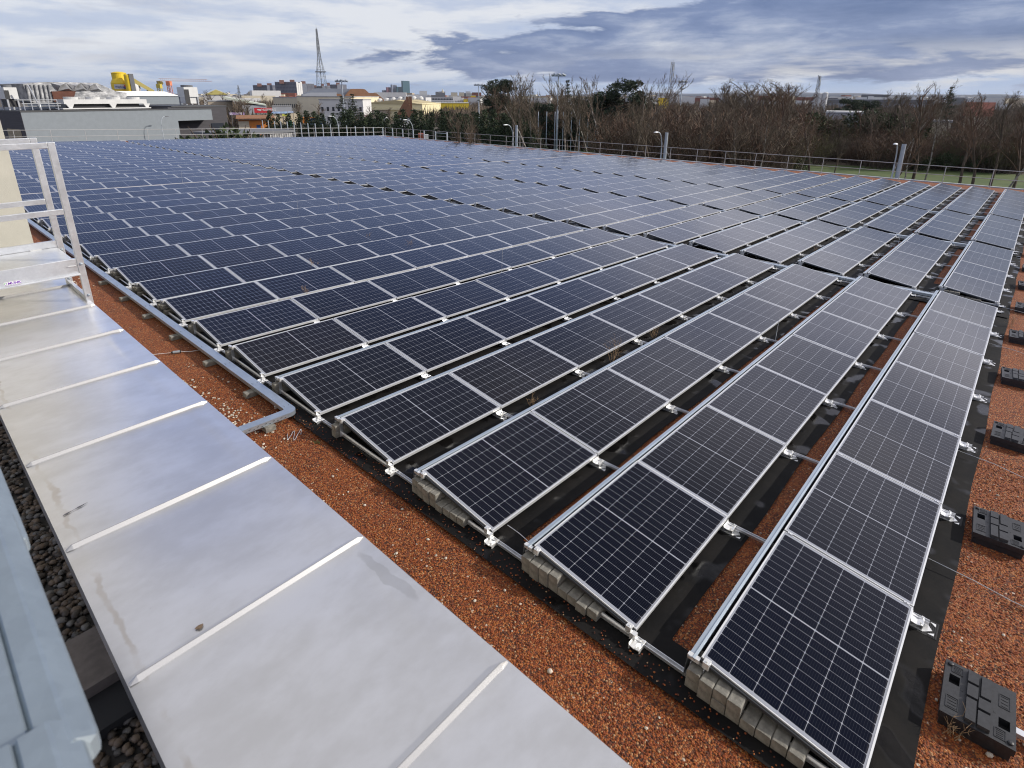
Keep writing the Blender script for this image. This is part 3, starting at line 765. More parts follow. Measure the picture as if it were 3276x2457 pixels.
for u, v, h, lab in ((1962, 1160, 0.50, 'largest dry weed, brown twigs before the fifth row'), (1700, 1290, 0.20, 'small dry weed in the gap left of the third row'), (2092, 1075, 0.22, 'dry weed standing right of the largest weed'),
                (1008, 858, 0.30, 'dry weed at a joint, left of middle'), (982, 945, 0.26, 'dry weed leaning on a dark panel, lower left of middle'), (1178, 770, 0.26, 'dry weed in the eleventh row gap'), (1312, 795, 0.3, 'taller dry weed, right of the one in the eleventh row'),
                (3045, 2330, 0.17, 'dry grass stalks beside the nearest black weight'), (3235, 1040, 0.28, 'dry tuft beside the fourth black weight'), (828, 820, 0.26, 'reddish weed, far left rows'), (640, 700, 0.28, 'small weed among the far left panels'),
                (2610, 800, 0.2, 'dry weed under the low edge, third row'), (1425, 715, 0.3, 'dry weed near the middle of the array'), (2470, 1190, 0.22, 'dry weed in the gravel behind the second row')):
    weed(u, v, h, lab)
weed(1010, 1408, 0.05, 'small green weed by the mat edge near the cable tray', 7, mt=M_weedg)

# ---- loose bits on the gravel
M_peb = mat('pale_pebble', (0.50, 0.44, 0.36), 0.8, var=0.3, scale=30)
def stone(mb, c, r, rr, mi=0):
    b = len(mb.v); n = 6; fl = rr.uniform(.5, .8); st = rr.uniform(.8, 1.4); a0 = rr.uniform(0, 3.1)
    ca, sa = math.cos(a0), math.sin(a0)
    rings = [(0.0, 1.0), (0.75, 0.62), (1.0, 0.0), (0.7, -0.7)]
    mb.v.append((c[0], c[1], c[2]+r*fl))
    for q, (rad, z) in enumerate(rings[1:]):
        for i in range(n):
            t_ = 2*math.pi*(i+0.5*q)/n; k = rr.uniform(.85, 1.12)
            x, y = rad*r*k*math.cos(t_)*st, rad*r*k*math.sin(t_)
            mb.v.append((c[0]+x*ca-y*sa, c[1]+x*sa+y*ca, c[2]+z*r*fl))
    for i in range(n):
        j = (i+1) % n; mb.face((b, b+1+i, b+1+j), mi)
        for q in range(2): mb.face((b+1+q*n+i, b+1+(q+1)*n+i, b+1+(q+1)*n+j, b+1+q*n+j), mi)
M_st = [mat('gravel_stone_red', (0.19, 0.040, 0.008), 0.85, var=0.3, scale=40), mat('gravel_stone_orange', (0.29, 0.088, 0.018), 0.85, var=0.3, scale=40), mat('gravel_stone_brown', (0.085, 0.024, 0.010), 0.85, var=0.3, scale=40), mat('gravel_stone_pale', (0.38, 0.25, 0.14), 0.85, var=0.2, scale=40)]
rr = random.Random(3); mb = MB()
def pick():
    x = rr.random(); return 0 if x < .40 else 1 if x < .68 else 2 if x < .94 else 3
for _ in range(15000):                       # nearest strip of gravel, stones one by one
    y = rr.uniform(0.3, 8.5); x = rr.uniform(-1.35 if y < 6 else -1.25, -0.215); r = rr.uniform(.0045, .0085)
    stone(mb, (x, y, r*0.35), r, rr, pick())
for _ in range(9000):
    y = -0.22-abs(rr.uniform(0, 1.3)); x = rr.uniform(0.0, 5.2); r = rr.uniform(.0045, .0085)
    stone(mb, (x, y, r*0.35), r, rr, pick())
for _ in range(420):                          # strays on the black mats
    y = rr.uniform(0.2, 7.0); x = -0.215+abs(rr.gauss(0, 0.09)); r = rr.uniform(.004, .008)
    stone(mb, (x, y, 0.036+r*0.5), r, rr, pick())
tag(mb.build('gravel_stones', M_st, None, RM), 'loose red clay stones covering the gravel strips', 'gravel', kind='stuff')
mb = MB()
for _ in range(260): stone(mb, (rr.gauss(-1.0, .13), rr.gauss(8.1, .33), .008), rr.uniform(.010, .022), rr)
for _ in range(120): stone(mb, (rr.gauss(-0.75, .12), rr.gauss(6.9, .4), .006), rr.uniform(.008, .018), rr)
for _ in range(200): stone(mb, (rr.gauss(-1.0, .2), rr.gauss(15.5, .8), .008), rr.uniform(.012, .026), rr)
for _ in range(90): stone(mb, (rr.uniform(-1.3, -.3), rr.uniform(0.5, 9), .006), rr.uniform(.007, .014), rr)
for _ in range(60): stone(mb, (rr.uniform(.2, 6), rr.uniform(-1.6, -.25), .006), rr.uniform(.006, .013), rr)
tag(mb.build('pale_pebbles', M_peb, None, RM), 'pale pebbles scattered over the red gravel', 'pebbles', kind='stuff')
for u, v, r, lab in ((1188*1.481, 1447*1.481, 0.022, 'flat pale stone on the gravel below the third row'), (1268, 1767, 0.016, 'pale oval stone beside the capping edge'), (3168, 2412, 0.020, 'white oval stone right of the edge row, near the corner')):
    p = RINV(u, v, 0.02); mb = MB(); stone(mb, (0, 0, 0), r, rr)
    tag(mb.build('stone', M_peb, None, RM @ Tr(p.x, p.y, 0.01), smooth=True, bevel=0), lab, 'stone')
p = RINV(565, 1128, 0.02)
t = thing('cable_connector', 'grey cylinder connector on a thin cable lying on the gravel by the tray', 'connector', RM @ Tr(p.x, p.y, 0.03) @ Matrix.Rotation(1.15, 4, 'Z'))
mb = MB(); mb.tube((0, -.05, 0), (0, .05, 0), 0.022, n=14); mb.build('body', M_steel, t, smooth=False)
mb = MB(); mb.tube((0, -.062, 0), (0, -.0502, 0), 0.024, n=14); mb.tube((0, .0502, 0), (0, .075, 0), 0.020, 0.012, n=14); mb.build('cap', M_rubber, t)
mb = MB(); mb.path([(0, .075, 0), (0.03, .18, -.01), (0.02, .32, .0), (0.05, .46, .03)], 0.004, 6); mb.path([(0, -.062, 0), (-.03, -.2, -.01), (0.0, -.34, -.012), (-.04, -.5, -.012)], 0.004, 6); mb.build('cable', M_white, t)
p = RINV(935, 1393, 0.01); mb = MB(); pts = []
for k in range(60):
    s_ = k/59; pts.append((0.13*math.sin(s_*13)*(1-.3*s_), -0.10+0.16*s_, 0.012+0.004*math.sin(k)))
mb.path(pts, 0.0035, 5); tag(mb.build('bent_wire', M_wire, None, RM @ Tr(p.x, p.y, 0.0) @ Matrix.Rotation(0.9, 4, 'Z')), 'loop of bent bare wire lying on the gravel near the tray corner', 'wire')
p = RINV(883, 1303, 0.02); mb = MB(); mb.lathe([(0.022, 0), (0.024, 0.03), (0.018, 0.034)], 14)
tag(mb.build('tin_lid', M_alu, None, RM @ Tr(p.x, p.y, 0.005)), 'small round metal cap lying inside the tray corner', 'lid')

# ------------------------------------------------------------------ parapet with standing-seam aluminium capping
ZC = 1.90
CX0, CX1 = -2.892, -1.868
t = thing('parapet', 'wide parapet capped with pale standing-seam aluminium sheets', 'parapet', Matrix())
mb = MB(); mb.box(CX0+0.05, CX1-0.05, -4.0, 10.25, -0.6, ZC-0.03); mb.build('wall', M_plaster, t)
ys = [0.18+0.9675*k for k in range(-4, 11)] + [10.25]
for k in range(len(ys)-1):
    y0, y1 = ys[k]+0.0008, ys[k+1]-0.0008
    mb = MB(); NX, NY = 30, 22; rk = random.Random(k+11)
    a1, a2, ph1 = rk.uniform(0.0010, 0.0028), rk.uniform(0.0008, 0.0022), rk.uniform(0, 6)
    for i in range(NX+1):
        for j in range(NY+1):
            s_, q = i/NX, j/NY; x = CX0+(CX1-CX0)*s_; y = y0+(y1-y0)*q
            z = ZC + a1*math.sin(2*math.pi*(s_*1.3)+ph1)*math.sin(math.pi*q) + a2*math.sin(5.3*q+ph1)*math.sin(math.pi*s_)
            # lap fold next to the seams and the raised crease near the outer edge
            z += 0.004*math.exp(-((1-q)*(y1-y0)/0.035)**2)*(1 if 0.04 < s_ < 0.95 else 0.3)
            z += 0.0060*math.exp(-((x-(-2.01+0.05*q+0.03*math.sin(3.0*q+k)))/0.024)**2)*math.exp(-((q-0.6)/0.42)**2)*(1 if k > 6 else 0.30)
            z -= 0.004*math.exp(-((x-CX0)/0.03)**2)
            mb.v.append((x, y, z))
    for i in range(NX):
        for j in range(NY):
            a_ = i*(NY+1)+j; mb.face((a_, a_+NY+1, a_+NY+2, a_+1))
    b = len(mb.v)
    mb.v += [(CX0, y0, ZC-0.005), (CX0, y1, ZC-0.005), (CX0-0.004, y1, ZC-0.09), (CX0-0.004, y0, ZC-0.09)]
    mb.face((b, b+1, b+2, b+3))
    mb.v += [(CX1, y0, ZC-0.0005), (CX1, y1, ZC-0.0005), (CX1+0.004, y1, ZC-0.09), (CX1+0.004, y0, ZC-0.09)]
    mb.face((b+4, b+7, b+6, b+5))
    mb.build('cap_sheet', M_cap, t, smooth=True)
for k in range(1, len(ys)-1):
    y = ys[k]; mb = MB(); hh = 0.022
    xs_ = [CX0+0.004, CX0+0.032, CX1-0.040, CX1-0.006]
    hs = [0.006, hh, hh, 0.005]; ws = [0.012, 0.017, 0.017, 0.012]
    b = len(mb.v)
    for x, h_, w_ in zip(xs_, hs, ws):
        mb.v += [(x, y-w_, ZC+0.001), (x, y-0.004, ZC+h_), (x, y+0.001, ZC+h_), (x, y+0.003, ZC+0.001)]
    for q in range(3):
        for e in range(3): mb.face((b+q*4+e, b+(q+1)*4+e, b+(q+1)*4+e+1, b+q*4+e+1))
    mb.face((b, b+1, b+2, b+3)); mb.face((b+15, b+14, b+13, b+12))
    mb.build('standing_seam', mat('seam_aluminium', (0.47, 0.465, 0.455), 0.40, 0.65) if k == 1 else bpy.data.materials['seam_aluminium'], t)
# marks on the sheets: a dark dash and a brown spot
p, q = PZ(202, 1652, ZC), PZ(281, 1609, ZC)
mb = MB(); d_ = (q-p).normalized(); nn_ = Vector((-d_.y, d_.x, 0))*0.006
for s_ in range(6):
    a_, b_ = p.lerp(q, s_/6), p.lerp(q, (s_+1)/6); w1, w2 = 0.6+0.5*math.sin(s_*1.9), 0.6+0.5*math.sin((s_+1)*1.9)
    mb.poly([(a_-nn_*w1).to_tuple()[:2]+(ZC+.0045,), (b_-nn_*w2).to_tuple()[:2]+(ZC+.0045,), (b_+nn_*w2).to_tuple()[:2]+(ZC+.0045,), (a_+nn_*w1).to_tuple()[:2]+(ZC+.0045,)])
mb.build('scuff_mark', mat('scuff_mark_dark', (0.07, 0.07, 0.08), 0.7), t)
p = PZ(639, 2009, ZC); mb = MB()
mb.poly([(p.x+0.015*math.cos(a_)*(1+.3*math.sin(3*a_)), p.y+0.012*math.sin(a_), ZC+.0055) for a_ in [k*math.pi/6 for k in range(12)]])
mb.build('brown_spot', mat('brown_spot_dirt', (0.16, 0.11, 0.07), 0.9, var=0.5, scale=200), t)

# beige rendered wall beyond the crossover, with a metal flashing at its foot
t = thing('stair_house', 'beige rendered wall block standing behind the aluminium crossover platform', 'building', Matrix())
mb = MB(); mb.box(-7.0, -1.82, 10.27, 15.5, -0.6, 7.4); mb.build('wall', M_plaster, t)
mb = MB(); mb.box(-7.05, -1.78, 10.24, 15.55, 7.4, 7.46); mb.build('roof', M_alu, t)
mb = MB(); mb.prism([(-1.87, 9.72), (-1.66, 9.76), (-1.60, 9.95), (-1.62, 10.25), (-1.87, 10.25)], 1.70, 1.885, 'z'); mb.build('flashing', M_galvw, t)

# ------------------------------------------------------------------ aluminium crossover platform
t = thing('crossover_platform', 'welded aluminium crossover platform with double handrails bridging the parapet', 'platform', Matrix())
YF, YB = 7.14, 7.98
def frame(y, zb, part='handrail_frame'):
    mb = MB(); mb.box(-1.905, -1.845, y, y+0.045, zb, 3.53); f_ = mb.build('upright', M_galvw, t, bevel=0.004)
    mb = MB(); mb.box(-4.6, -1.9055, y, y+0.045, 3.475, 3.53); mb.build('top_rail', M_galvw, t, bevel=0.004)
    mb = MB(); mb.box(-4.6, -1.9055, y+0.003, y+0.042, 2.83, 2.885); mb.build('middle_rail', M_galvw, t, bevel=0.004)
    mb = MB()
    for z in (2.31, 1.99): mb.lathe([(0.016, 0), (0.016, 0.004), (0.011, 0.006), (0.011, 0.012), (0.004, 0.014)], 6, (0, 0, 0))
    n_ = len(mb.v)//2
    for q in range(len(mb.v)):
        x_, y_, z_ = mb.v[q]; mb.v[q] = (-1.875+x_, y-0.0003-z_, (2.31 if q < n_ else 1.97)+y_)
    mb.build('bolt', M_steel, t)
frame(YF, 1.86); frame(YB, 1.86)
mb = MB(); mb.box(-4.6, -1.91, YF+0.05, YB+0.04, 2.325, 2.345)
for k in range(70): mb.box(-2.0-0.037*k, -1.985-0.037*k, YF+0.055, YF+0.09, 2.3455, 2.349)
mb.build('deck', M_galvw, t)
mb = MB(); mb.box(-4.6, -1.907, YF+0.002, YF+0.049, 2.205, 2.372); mb.box(-4.6, -1.907, YF-0.05, YF+0.0015, 2.205, 2.218); mb.build('front_beam', M_galvw, t, bevel=0.003)
mb = MB(); mb.box(-4.6, -1.907, YB+0.002, YB+0.04, 2.348, 2.42); mb.build('rear_beam', M_galvw, t)
mb = MB(); mb.box(-1.902, -1.848, YF+0.047, YB-0.002, 1.905, 1.925); mb.box(-1.902, -1.896, YF+0.047, YB-0.002, 1.9255, 1.96); mb.build('foot_plate', M_alu, t)
mb = MB(); mb.box(-1.99, -1.92, YF-0.012, YF+0.0, 2.300, 2.306); mb.box(-2.15, -2.05, YB-0.03, YB, 2.3455, 2.352); mb.build('weld_seam', M_white, t)
# maker's sticker
st_ = MB(); st_.box(-2.505, -2.375, YF+0.0005, YF+0.0019, 2.2215, 2.2535); s_o = st_.build('sticker', mat('sticker_white', (0.78, 0.78, 0.78), 0.5), t)
def text(name, body, size, mt, M, parent=None, ext=0.0005, align='LEFT', bold=0.0):
    c = bpy.data.curves.new(name, 'FONT'); c.body = body; c.size = size; c.extrude = ext; c.align_x = align; c.offset = bold
    tmp = bpy.data.objects.new(name, c); sc.collection.objects.link(tmp)
    me_ = bpy.data.meshes.new_from_object(tmp.evaluated_get(bpy.context.evaluated_depsgraph_get()))
    bpy.data.objects.remove(tmp); me_.materials.clear(); me_.materials.append(mt); me_.name = name
    return link(name, me_, parent, M)
FACE_MY = Matrix(((1, 0, 0, 0), (0, 0, -1, 0), (0, 1, 0, 0), (0, 0, 0, 1)))     # text upright, facing -y
text('lettering', 'MUNK', 0.034, mat('sticker_purple', (0.20, 0.03, 0.42), 0.5), Tr(-2.474, YF+0.0002, 2.2255) @ FACE_MY, s_o, bold=0.0008)
mb = MB(); mb.box(-2.50, -2.481, YF-0.0002, YF+0.0003, 2.2255, 2.229); mb.box(-2.484, -2.481, YF-0.0002, YF+0.0003, 2.229, 2.246); mb.build('emblem', bpy.data.materials['sticker_purple'], s_o)
mb = MB(); mb.box(-2.50, -2.4842, YF-0.0002, YF+0.0003, 2.2425, 2.246); mb.box(-2.50, -2.4965, YF-0.0002, YF+0.0003, 2.2291, 2.2424); mb.build('emblem', mat('sticker_green', (0.10, 0.45, 0.12), 0.5), s_o)

# ------------------------------------------------------------------ upper roof with pebbles, on the camera's side of the parapet
mb = MB(); mb.box(-9, CX0+0.045, -6, 10.2, 0.6, 1.28); tag(mb.build('upper_roof', mat('wet_roof_felt', (0.03, 0.027, 0.024), 0.7)), kind='structure')
rr = random.Random(12); mb = MB()
for _ in range(5200):
    x = rr.uniform(-3.55, -2.845); y = rr.uniform(0.5, 6.8); r = rr.uniform(.010, .026)
    stone(mb, (x, y, 1.285+rr.uniform(0, .02)), r, rr, rr.choice((0, 0, 1, 2)))
tag(mb.build('pebble_bed', [mat('river_pebble_brown', (0.12, 0.085, 0.055), 0.6, var=.4, scale=20), mat('river_pebble_grey', (0.13, 0.12, 0.105), 0.6, var=.4, scale=20), mat('river_pebble_dark', (0.055, 0.042, 0.03), 0.6, var=.4, scale=20)], smooth=True), 'dark brown river pebbles in the gap left of the capping', 'pebbles', kind='stuff')
ya, yb, yc_ = PZ(290, 2005, 1.38).y, PZ(290, 2210, 1.38).y, PZ(290, 2350, 1.36).y
mb = MB(); mb.prism([(ya, 1.30), (ya, 1.37), (yb, 1.40), (yb, 1.30)], -4.2, CX0+0.04, 'x'); 
tag(mb.build('metal_flashing', mat('dark_flashing', (0.14, 0.12, 0.11), 0.5, 0.3, var=.2, scale=12)), 'dark grey metal flashing crossing the pebble gap left of the capping', 'flashing')
mb = MB(); mb.box(-4.2, CX0+0.04, yc_, yb-0.003, 1.29, 1.345)  # black sheet put in for the darkness of an opening in the gap
tag(mb.build('dark_opening_sheet', M_rubber), 'black sheet in place of the dark opening in the pebble gap, lower left', 'sheet')
# galvanised guard rail planks right below the camera
def plank(y0, y1, xr, z, name='guard_rail_plank'):
    pr = [(xr-0.40, z-0.004), (xr-0.19, z), (xr-0.186, z-0.009), (xr-0.180, z), (xr-0.074, z), (xr-0.070, z-0.008), (xr-0.064, z-0.001), (xr-0.034, z-0.002), (xr-0.028, z-0.004), (xr-0.003, z-0.030), (xr, z-0.036), (xr-0.001, z-0.062)]
    pr = pr + [(xr-0.40, z-0.060)]
    mb = MB(); N = 14
    b = 0; n = len(pr); secs = [y0, y0+0.004, y0+0.012, y0+0.024] + [y0+0.05+(y1-y0-0.05)*k/N for k in range(N+1)]
    for y in secs:
        k = max(0.0, 1-(y-y0)/0.024); sh = 0.03*(1-math.sqrt(max(0, 1-k*k)))
        for a_, c_ in pr: mb.v.append((min(a_, xr-sh), y, c_+0.0012*math.sin(y*17+a_*9)))
    for s_ in range(len(secs)-1):
        for i in range(n):
            j = (i+1) % n; mb.face((s_*n+i, s_*n+j, (s_+1)*n+j, (s_+1)*n+i))
    mb.face(list(range(n))[::-1]); mb.face([(len(secs)-1)*n+i for i in range(n)])
    return mb
t = thing('guard_rail', 'blurred blue-grey galvanised guard rail at the lower left corner', 'guard rail', Matrix())
for k, (y0, y1, xr, z) in enumerate(((1.49, 3.6, -3.034, 3.085), (0.885, 1.60, -3.042, 3.10), (-0.5, 0.93, -3.060, 3.115))):
    plank(y0, y1, xr, z).build('plank', M_galvn, t, smooth=False)
# ================================================================== surroundings
# ---- ground, lawns, hills
M_ground = mat('rough_ground', (0.060, 0.048, 0.030), 0.95, base2=(0.095, 0.075, 0.050), scale=0.05)
mb = MB(); Rg = 14000
mb.poly([(Rg*math.cos(a_*math.pi/24), Rg*math.sin(a_*math.pi/24), G) for a_ in range(48)])
tag(mb.build('ground', M_ground), kind='structure')
M_lawn = mat('mown_grass', (0.042, 0.075, 0.012), 0.95, base2=(0.080, 0.105, 0.024), scale=0.35, detail=6)
M_turf = mat('sports_turf', (0.045, 0.125, 0.030), 0.9, base2=(0.06, 0.15, 0.04), scale=0.3)
M_path = mat('sandy_path', (0.22, 0.17, 0.12), 0.95, var=0.15, scale=0.5)
def sheet(name, uvD, z, m_):
    mb = MB(); mb.poly([(p.x, p.y, z) for p in [PD(u, 400, D) for u, D in uvD]][::1]); tag(mb.build(name, m_), kind='structure')
sheet('lawn', ((2250, 62), (3500, 62), (3500, 124), (3276, 122), (2900, 121), (2560, 118), (2380, 112)), G+0.02, M_lawn)
sheet('sports_field', ((1290, 70), (2050, 56), (2050, 118), (1900, 135), (1400, 150)), G+0.02, M_turf)
sheet('path', ((1370, 150), (1950, 134), (1960, 142), (1370, 160)), G+0.024, M_path)
M_hill = mat('distant_hills', (0.055, 0.070, 0.105), 1.0, base2=(0.075, 0.088, 0.115), scale=0.002)
mb = MB(); N = 220; b = 0
for k in range(N+1):
    u = -400+4200*k/N; D = 9000
    h = 26+24*math.sin(k*0.045+1)+10*math.sin(k*0.21)+5*math.sin(k*0.53+2)+ (28 if 100 < k < 220 else 0)*min(1, (k-100)/30 if k > 100 else 0)
    p = PD(u, 300, D); q = PD(u, 300, D+1500)
    mb.v += [(p.x, p.y, G-1), (p.x, p.y, G+max(6, h*0.55)), (q.x, q.y, G+max(8, h))]
for k in range(N):
    a_ = 3*k; mb.face((a_, a_+3, a_+4, a_+1)); mb.face((a_+1, a_+4, a_+5, a_+2))
tag(mb.build('hills', M_hill, smooth=True), kind='structure')

# ---- roof edge railing
M_rail = mat('dull_rail_steel', (0.40, 0.41, 0.41), 0.55, 0.3)
def railing(name, label, p0, p1, n):
    t = thing(name, label, 'railing', RM @ Tr(*p0), 'galvanised railings round the roof edge'); M_rl = M_rail
    d = Vector(p1)-Vector(p0); L = d.length; d.normalize()
    for z, nm, r in ((1.10, 'top_rail', 0.021), (0.56, 'middle_rail', 0.019)):
        mb = MB(); mb.tube((0, 0, z), d*L+Vector((0, 0, z)), r, n=8); mb.build(nm, M_rail, t)
    pm = MB(); pm.tube((0, 0, 0.0), (0, 0, 1.10), 0.021, n=8); pm.box(-.06, .06, -.06, .06, -0.02, 0.012)
    me_ = pm.mesh('post', M_rail)
    for k in range(n+1): link('post', me_, t, Tr(*(d*(L*k/n))))
railing('roof_railing', 'two-bar galvanised railing along the tree side of the roof', (42.5, -5.2, 0), (42.5, 63.6, 0), 29)
railing('roof_railing', 'two-bar galvanised railing along the far edge, before the grey building', (42.4, 63.75, 0), (-12, 63.75, 0), 22)

# ---- street lamps and steel masts beyond the edge
M_lamp = mat('lamp_grey_paint', (0.42, 0.46, 0.50), 0.5, 0.3)
M_lamph = mat('lamp_head_pale', (0.72, 0.74, 0.74), 0.4, 0.1)
def street_lamp(x, y, top, label, dirv=(-1, 0), reach=1.25, shade=M_lamph):
    t = thing('street_lamp', label, 'street lamp', Tr(x, y, G), 'street lamps behind the roof edge')
    H = top-G; dx_, dy_ = dirv
    mb = MB(); mb.lathe([(0.09, 0), (0.09, 1.2), (0.065, 1.25), (0.055, H-1.5)], 10); mb.build('pole', M_lamp, t, smooth=False)
    pts = [(0, 0, H-1.5)] + [(dx_*reach*(1-math.cos(a_))*0.85, dy_*reach*(1-math.cos(a_))*0.85, H-1.5+1.45*math.sin(a_)) for a_ in [k*math.pi/16 for k in range(1, 9)]]
    mb = MB(); mb.path(pts, 0.045, 8); mb.build('arm', M_lamp, t, smooth=True)
    e = pts[-1]; mb = MB(); n_ = len(mb.v)
    prof = [(-0.02, 0.03, .05), (0.12, .10, .07), (0.35, .15, .09), (0.60, .12, .07), (0.70, .03, .03)]
    for s_, hw, hh in prof:
        for k in range(8):
            a_ = 2*math.pi*k/8; ly = hw*math.cos(a_); lz = hh*math.sin(a_)*(1 if math.sin(a_) > 0 else .5)
            mb.v.append((e[0]+dx_*s_-dy_*ly, e[1]+dy_*s_+dx_*ly, e[2]+lz))
    for q in range(4):
        for k in range(8): j = (k+1) % 8; mb.face((q*8+k, q*8+j, (q+1)*8+j, (q+1)*8+k))
    mb.face(list(range(8))[::-1]); mb.face([32+k for k in range(8)])
    mb.build('lamp_head', shade, t, smooth=True)
    return t
LX = 46.0
for y, lab in ((7.9-.02, 'street lamp farthest right, its head just left of a thick steel mast'), (26.2, 'street lamp with pale head beside the middle thick steel mast'), (44.6, 'street lamp beside the leftmost thick steel mast, before bare trees'),
               (62.3, 'white headed street lamp standing before the dark conifers, no mast beside it'), (80.5, 'street lamp beside the tall floodlight pole, far left of the lamps')):
    street_lamp(LX-0.12 if y < 50 else LX, y-0.28 if y < 50 else y, 1.0, lab, reach=1.05)
for y, lab in ((7.3, 'thick open-topped steel mast farthest right, in front of the lawn'), (25.6, 'thick steel mast in the middle, in front of brown trees'), (43.9, 'thick steel mast on the left, by the green sports field')):
    t = thing('steel_mast', lab, 'mast', Tr(LX, y, G), 'thick steel masts beyond the roof edge')
    mb = MB(); mb.lathe([(0.20, 0), (0.20, 5.0), (0.145, 5.1), (0.14, 8.4), (0.125, 8.4), (0.125, 8.3)], 16); mb.build('tube', M_steel, t)
    mb = MB(); mb.lathe([(0.17, 5.9), (0.17, 6.05)], 16); mb.build('collar', M_galvw, t)

# ---- ball-stop net posts
M_post = mat('net_post_steel', (0.45, 0.49, 0.53), 0.5, 0.4)
pm = MB(); pm.tube((0, 0, 0), (0, 0, 7.2), 0.085, 0.075, 8); POSTM = pm.mesh('net_post', M_post)
for k in range(23):
    y = 104-2.21*k; o = link('net_post', POSTM, None, Tr(45.2+0.03*k, y, G))
    tag(o, f'grey net post behind the far railing, {ORD[k+1]} from the left', 'post', 'tall grey posts of the ball-stop fence')
mb = MB(); mb.tube((45.86, 55.38+2.2, G+7.0), (45.86, 55.38, G+7.0), 0.04, n=6); tag(mb.build('cross_bar', M_post), 'horizontal bar joining the two rightmost net posts', 'bar')
for k in range(9):
    p = PD(1722+26.5*k, 400, 118); h = PD(1722, 357, 118).z-G
    mb = MB(); mb.tube((0, 0, 0), (0, 0, h), 0.09, n=6)
    tag(mb.build('net_post', M_post, None, Tr(p.x, p.y, G)), f'pale post behind the sports field among trunks, {ORD[k+1]} from the left', 'post', 'posts behind the sports field')
# low white rail round the sports field
for D, u0, u1, nm in ((140, 1400, 1920, 'far'), (92, 1350, 1640, 'near')):
    a_, b_ = PD(u0, 400, D), PD(u1, 400, D*0.93); t = thing('field_barrier', f'low pale barrier rail on the {nm} side of the sports field', 'barrier', Tr(a_.x, a_.y, G))
    d = Vector((b_.x-a_.x, b_.y-a_.y, 0)); mb = MB(); mb.tube((0, 0, 1.05), d+Vector((0, 0, 1.05)), 0.045, n=6); mb.build('rail', M_lamph, t)
    n = 12
    for k in range(n+1): mb = MB(); mb.tube(d*(k/n), d*(k/n)+Vector((0, 0, 1.05)), 0.04, n=6); mb.build('post', M_lamph, t)

# ---- floodlight masts
def floodlight(u, vtop, D, wpx, label, n=4):
    p = PD(u, vtop, D); dep = PIX(p)[2]; Wd = wpx/FPX*dep; H = p.z-G
    ang = math.atan2(_Rt.y, _Rt.x); t = thing('floodlight_mast', label, 'floodlight', Tr(p.x, p.y, G) @ Matrix.Rotation(ang, 4, 'Z'), 'floodlight masts of the sports fields')
    mb = MB(); mb.lathe([(0.22, 0), (0.20, H*0.4), (0.11, H)], 10); mb.build('pole', M_lamp, t)
    mb = MB(); mb.box(-Wd/2, Wd/2, -.05, .05, H-0.05, H+0.08); mb.box(-Wd/4, Wd/4, -.5, .5, H-0.02, H+0.06); mb.build('cross_arm', M_lamp, t)
    for k in range(n):
        x = (-0.5+k/(n-1))*Wd*0.92; mb = MB(); s_ = Wd*0.17
        Mx = Tr(x, 0, H+0.25) @ Euler((R(-35), R(-25 if x < 0 else 25), 0)).to_matrix().to_4x4()
        mb.prism([(-s_, -s_*.5), (s_, -s_*.5), (s_*.7, s_*.5), (-s_*.7, s_*.5)], -0.14, 0.14, 'z'); mb.build('lamp', M_lamp, t, Mx)
floodlight(1093, 262, 170, 34, 'tall floodlight mast left of the white building, four lamps on top')
floodlight(1531, 274, 200, 24, 'floodlight mast standing left of the dark pine')
floodlight(1787, 244, 120, 38, 'tallest looking floodlight mast rising out of bare trees')
floodlight(2183, 264, 150, 26, 'floodlight mast just right of the lattice telecom tower')

# ---- lattice masts
def lattice(name, label, u, vtop, D, stages, r, mt, deco=None, cat='tower', lean=0):
    p = PD(u, vtop, D); H = p.z-G; t = thing(name, label, cat, Tr(p.x, p.y, G) @ Matrix.Rotation(YAW+0.5, 4, 'Z'))
    mb = MB(); mg = MB()
    def hw(z):
        for (f0, w0_), (f1, w1_) in zip(stages, stages[1:]):
            if f0*H <= z <= f1*H+1e-6: return w0_+(w1_-w0_)*(z-f0*H)/((f1-f0)*H)
        return stages[-1][1]
    z = 0
    C4 = ((1, 1), (-1, 1), (-1, -1), (1, -1))
    while z < H-0.01:
        a_ = hw(z); dz_ = max(a_*1.7, H/60); z2 = min(H, z+dz_); b_ = hw(z2)
        for k in range(4):
            c0, c1_ = C4[k], C4[(k+1) % 4]
            mb.tube((c0[0]*a_, c0[1]*a_, z), (c0[0]*b_, c0[1]*b_, z2), r, n=4, cap=False)
            mg.tube((c0[0]*a_, c0[1]*a_, z), (c1_[0]*b_, c1_[1]*b_, z2), r*.6, n=3, cap=False)
            mg.tube((c1_[0]*a_, c1_[1]*a_, z), (c0[0]*b_, c0[1]*b_, z2), r*.6, n=3, cap=False)
            mg.tube((c0[0]*b_, c0[1]*b_, z2), (c1_[0]*b_, c1_[1]*b_, z2), r*.6, n=3, cap=False)
        z = z2
    mb.build('legs', mt, t); mg.build('bracing', mt, t)
    if deco: deco(t, H, hw)
    return t
M_mast = mat('dark_mast_steel', (0.13, 0.14, 0.15), 0.6, 0.3)
M_mastl = mat('pale_mast_steel', (0.42, 0.44, 0.46), 0.6, 0.3)
def deco_big(t, H, hw):
    z = H*0.42; w_ = hw(z)*1.35; mb = MB(); mb.box(-w_, w_, -w_, w_, z-0.6, z+0.8); mb.build('platform', M_mast, t)
    mb = MB(); mb.tube((0, 0, 0), (0, 0, H*0.98), 0.6, 0.45, 8); mb.build('inner_shaft', M_mast, t)
    mb = MB(); [mb.box(-1.4, 1.4, -1.4, 1.4, z, z+5) for z in (H*.72, H*.79)]; mb.tube((0, 0, H), (0, 0, H*1.06), .35, .15, 6); mb.build('antenna', M_mastl, t)
